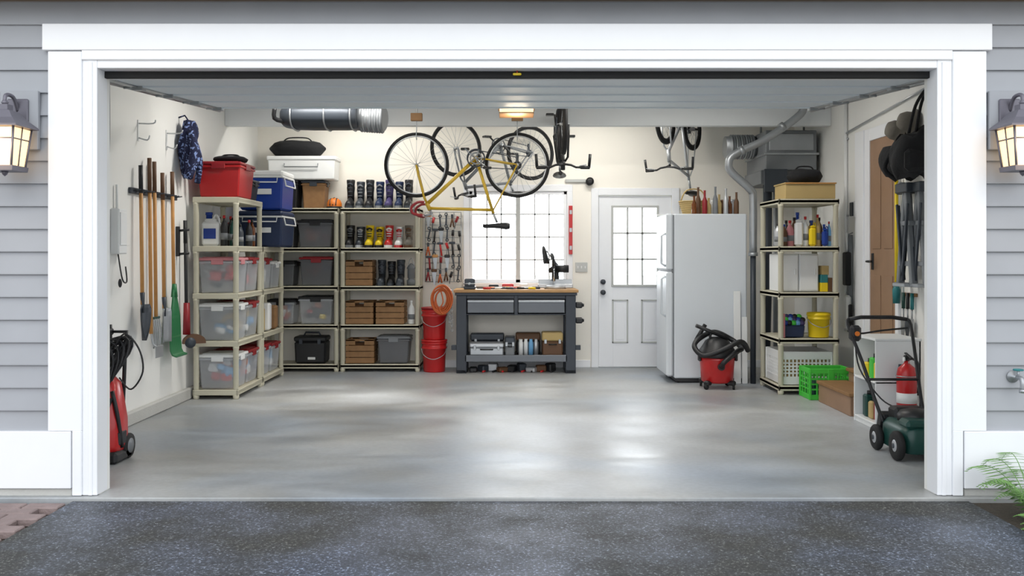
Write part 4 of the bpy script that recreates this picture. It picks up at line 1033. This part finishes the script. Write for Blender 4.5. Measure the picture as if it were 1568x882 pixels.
# lawn mower
b = B("lawn_mower", T(2.80, 1.06, 0))
for (x, y, r) in ((-.19, -.16, .10), (.19, -.16, .10), (-.19, .20, .09), (.19, .20, .09)):
    b.lathe([(.055, -.02), (r-.01, -.022), (r, -.012), (r, .012), (r-.01, .022), (.055, .02)], RUBBER, c=(x, y, r+.001), rot=(0, PI/2, 0), seg=26)
    b.lathe([(0, -.024), (.02, -.026), (.055, -.016), (.06, .016), (.02, .024), (0, .024)], SILV, c=(x, y, r+.001), rot=(0, PI/2, 0), seg=20); b.lathe([(0, -.03), (.018, -.03), (.018, .03), (0, .03)], DGREY, c=(x, y, r+.001), rot=(0, PI/2, 0), seg=12)
    b.cyl((x*.7, y, r), (x, y, r), .012, DGREY)
rs = []
for (z, hx, hy) in ((.055, .165, .24), (.06, .17, .25), (.20, .165, .24), (.235, .14, .21), (.25, .11, .17)):
    rs.append([(math.copysign(abs(math.cos(a))**.45, math.cos(a))*hx, math.copysign(abs(math.sin(a))**.45, math.sin(a))*hy, z) for a in [2*PI*j/24 for j in range(24)]])
b.rings(rs, DGREEN)
b.lathe([(.12, .245), (.12, .28), (.10, .31), (.05, .325), (0, .326)], BLACK, seg=22); b.box((.0, -.15, .25), (.30, .16, .06), DGREEN, .02); b.box((0, .14, .27), (.22, .14, .10), BLACK, .02)
b.box((0, .27, .17), (.30, .10, .18), BLACK, .02, rot=(.3, 0, 0))
for s_ in (-1, 1): b.tube([(s_*.15, .18, .20), (s_*.17, .30, .36), (s_*.20, .45, .60), (s_*.24, .64, .86), (s_*.22, .67, .90)], .013, BLACK, 8, sub=3)
b.tube([(-.22, .67, .90), (-.12, .69, .915), (.12, .69, .915), (.22, .67, .90)], .015, BLACK, 8); b.cyl((-.185, .37, .48), (.185, .37, .48), .010, BLACK)
b.tube([(-.22, .64, .84), (-.18, .58, .80), (.0, .60, .82), (.2, .6, .84)], .007, BLACK, 6, sub=4)
b.box((-.20, .60, .80), (.08, .08, .12), BLACK, .02); b.lathe([(.018, 0), (.018, .01)], ORANGE, c=(-.20, .555, .80), rot=(PI/2, 0, 0)); b.tube([(-.2, .6, .76), (-.22, .45, .55), (-.12, .3, .35), (-.05, .15, .3)], .006, BLACK, 6, sub=5)
b.done()

# ------------------------------------------------------------------ right wall hangings
b = B("hanging_backpack")
c0 = Vector((XR-.20, 2.30, 2.22))
rs = []
for k in range(13):
    t = k/12; z = .18-.36*t; w = .10+.12*math.sin(PI*(t*.8+.12))
    rs.append([tuple(c0+Vector((w*.80*math.cos(a)*(1+.12*math.sin(3*a+k*.4)), w*1.0*math.sin(a)*(1+.10*math.sin(2*a+k*.4)), z+.03*math.sin(4*a)+.05*math.cos(a)*(1-t)))) for a in [2*PI*j/22 for j in range(22)]])
b.rings(rs, CLOTHK)
b.box(tuple(c0+Vector((-.03, -.17, -.06))), (.20, .08, .18), CLOTHK, .03)
b.tube([c0+Vector((-.05, -.06, .16)), c0+Vector((.02, -.03, .40)), c0+Vector((.12, 0, .54)), c0+Vector((.09, .04, .4)), c0+Vector((.06, .08, .14))], .013, CLOTHK, 6, sub=5)
b.tube([c0+Vector((-.12, .1, .05)), c0+Vector((-.16, .16, -.1)), c0+Vector((-.06, .15, -.2))], .02, CLOTHK, 8, sub=4)
b.cyl(c0+Vector((.12, 0, .53)), (XR-.001, 2.30, 2.79), .008, STEEL); b.done()
for (y, m, z) in ((2.92, CLOTHG, 2.50), (2.66, CLOTHG, 2.54)):
    b = B("sun_hat"); b.lathe([(.0, .10), (.06, .095), (.085, .05), (.09, .0), (.12, -.02), (.12, -.026), (.085, -.012), (.08, .04), (0, .085)], m, c=(XR-.06, y, z), rot=(0, -PI/2+.2, 0), seg=24); b.cyl((XR-.035, y, z+.06), (XR-.07, y, z+.07), .008, WOODC); b.done()
b = B("hanging_bag"); rs = []
for k in range(9):
    t = k/8; z = 2.34-.26*t; w = .07+.08*math.sin(PI*(t*.8+.15))
    rs.append([(XR-.15+w*.8*math.cos(a)*(1+.08*math.sin(3*a)), 2.76+w*1.2*math.sin(a), z) for a in [2*PI*j/14 for j in range(14)]])
b.rings(rs, CLOTHK); b.tube([(XR-.15, 2.70, 2.32), (XR-.08, 2.76, 2.40), (XR-.15, 2.82, 2.32)], .008, CLOTHK, 6, sub=4); b.cyl((XR-.001, 2.76, 2.38), (XR-.10, 2.76, 2.39), .006, STEEL); b.done()
b = B("folding_sawhorse")
for (y, x) in ((2.66, .08), (2.50, .16), (2.36, .11)):
    for s_ in (-1, 1):
        b.box((XR-x, y+s_*.07, 1.56), (.045, .05, .84), MGREY, .006, rot=(s_*.16, 0, 0)); b.box((XR-x-.035, y+s_*.05, 1.5), (.018, .028, .66), DGREY, .003, rot=(-s_*.18, 0, 0))
    b.box((XR-x, y, 1.96), (.10, .24, .08), DGREY, .006); b.box((XR-x, y, 1.32), (.05, .26, .04), MGREY, .004); b.box((XR-x, y, 1.66), (.05, .22, .04), MGREY, .004); b.box((XR-x-.03, y, 1.14), (.08, .24, .03), STEEL, .004)
b.cyl((XR-.010, 2.56, 1.99), (XR-.2, 2.56, 2.01), .008, STEEL); b.cyl((XR-.010, 2.7, 1.99), (XR-.15, 2.7, 2.01), .008, STEEL); b.done()
b = B("yellow_handled_pole"); b.cyl((XR-.06, 2.95, 2.10), (XR-.06, 2.95, 1.08), .016, YELLOW); b.tube([(XR-.06, 2.95, 2.1), (XR-.05, 2.95, 2.2), (XR-.001, 2.95, 2.21)], .006, STEEL, 6, sub=3); b.lathe([(.03, -.12), (.035, 0), (.018, .05)], TEAL, c=(XR-.06, 2.95, 1.08)); b.done()
b = B("garden_trowel_set"); 
for i, y in enumerate((2.87, 2.78, 2.69)):
    b.cyl((XR-.03, y, 1.06), (XR-.03, y, .92), .016, (DGREEN, BLACK, TEAL)[i]); b.cyl((XR-.03, y, .92), (XR-.03, y, .84), .006, STEEL)
    b.prism([(-.035, .84), (.035, .84), (.04, .74), (0, .60), (-.04, .74)], .006, (STEEL, DGREY, STEEL)[i], L=T(XR-.035, y, 0) @ R(PI/2, 'Z'))
b.bx(XR-.02, XR-.001, 2.64, 2.91, 1.03, 1.06, WOODC); b.done()
b = B("hand_broom"); b.box((XR-.06, 4.20, 1.25), (.06, .10, .34), BLACK, .01); b.cyl((XR-.06, 4.20, 1.4), (XR-.06, 4.20, 1.62), .012, WPLAS); b.box((XR-.06, 4.18, .80), (.05, .10, .36), WPLAS, .02); b.box((XR-.05, 4.14, .75), (.04, .06, .28), BLACK, .01); b.cyl((XR-.06, 4.20, 1.6), (XR-.001, 4.20, 1.62), .006, STEEL); b.box((XR-.03, 4.20, 1.1), (.04, .05, 1.0), MGREY, .004); b.done()
b = B("thermostat"); b.box((XR-.02, 4.16, 1.86), (.03, .08, .14), DGREY, .004); b.box((XR-.011, 4.16, 1.86), (.02, .10, .16), WPLAS, .004); b.done()

# ------------------------------------------------------------------ added ceiling fill lamps, hidden by the raised door and beam
def strip(x, y, z=ZC, e=30):
    b = B("added_fill_fixture"); b.bx(x-.62, x+.62, y-.07, y+.07, z-.05, z-.001, WPLAS, .006); b.bx(x-.6, x+.6, y-.05, y+.05, z-.075, z-.05, TUBE, .01); b.done()
    l = bpy.data.lights.new("added_fill_lamp", 'AREA'); l.shape = 'RECTANGLE'; l.size = 1.2; l.size_y = .12; l.energy = e; l.color = (1, .96, .90)
    o = bpy.data.objects.new("added_fill_lamp", l); o.location = (x, y, z-.085); scene.collection.objects.link(o)
strip(-1.7, 3.2, e=36); strip(1.5, 3.2, e=36); strip(-1.7, 5.4, e=19); strip(.9, 5.25, e=19)
l = bpy.data.lights.new("opener_bulb", 'POINT'); l.energy = 8; l.color = (1, .82, .6); l.shadow_soft_size = .1
o = bpy.data.objects.new("opener_bulb", l); o.location = (.04, 3.0, 2.58); scene.collection.objects.link(o)

# ------------------------------------------------------------------ sky and sun
w = bpy.data.worlds.new("overcast_sky"); scene.world = w; w.use_nodes = True
nt = w.node_tree; N = nt.nodes; L = nt.links; bg = N["Background"]
tc = N.new("ShaderNodeTexCoord"); sx = N.new("ShaderNodeSeparateXYZ"); L.new(tc.outputs["Generated"], sx.inputs[0])
mr = N.new("ShaderNodeMapRange"); mr.inputs[1].default_value = .1; mr.inputs[2].default_value = 1.; mr.inputs[3].default_value = 1.62; mr.inputs[4].default_value = 12.
L.new(sx.outputs["Y"], mr.inputs[0]); L.new(mr.outputs[0], bg.inputs["Strength"])
bg.inputs["Color"].default_value = (.91, .955, 1.0, 1)
l = bpy.data.lights.new("front_fill_sun", 'SUN'); l.energy = .85; l.angle = math.radians(40); l.color = (1, .98, .95)  # extra sun added in front to fill the facade and garage interior
o = bpy.data.objects.new("front_fill_sun", l); o.rotation_euler = Euler((math.radians(66), 0, math.radians(4))); o.location = (0, -8, 8); scene.collection.objects.link(o)
# low sun behind the house, shining in through the back window and door glass
l = bpy.data.lights.new("low_sun", 'SUN'); l.energy = 4.5; l.angle = math.radians(10); l.color = (1, .95, .86)
o = bpy.data.objects.new("low_sun", l); o.rotation_euler = Vector((-1.45, -2.1, -1.5)).to_track_quat('-Z', 'Y').to_euler(); o.location = (6, 14, 8); scene.collection.objects.link(o)

# ------------------------------------------------------------------ camera
cam = bpy.data.cameras.new("camera"); cam.sensor_width = 36; cam.lens = 33.2; cam.shift_y = -.0325; cam.clip_start = .05
o = bpy.data.objects.new("camera", cam); o.location = (0, -5.5, 1.395); o.rotation_euler = (PI/2, 0, 0); scene.collection.objects.link(o)
scene.camera = o
scene.view_settings.view_transform = 'Standard'
scene.view_settings.look = 'None'
scene.view_settings.exposure = 0
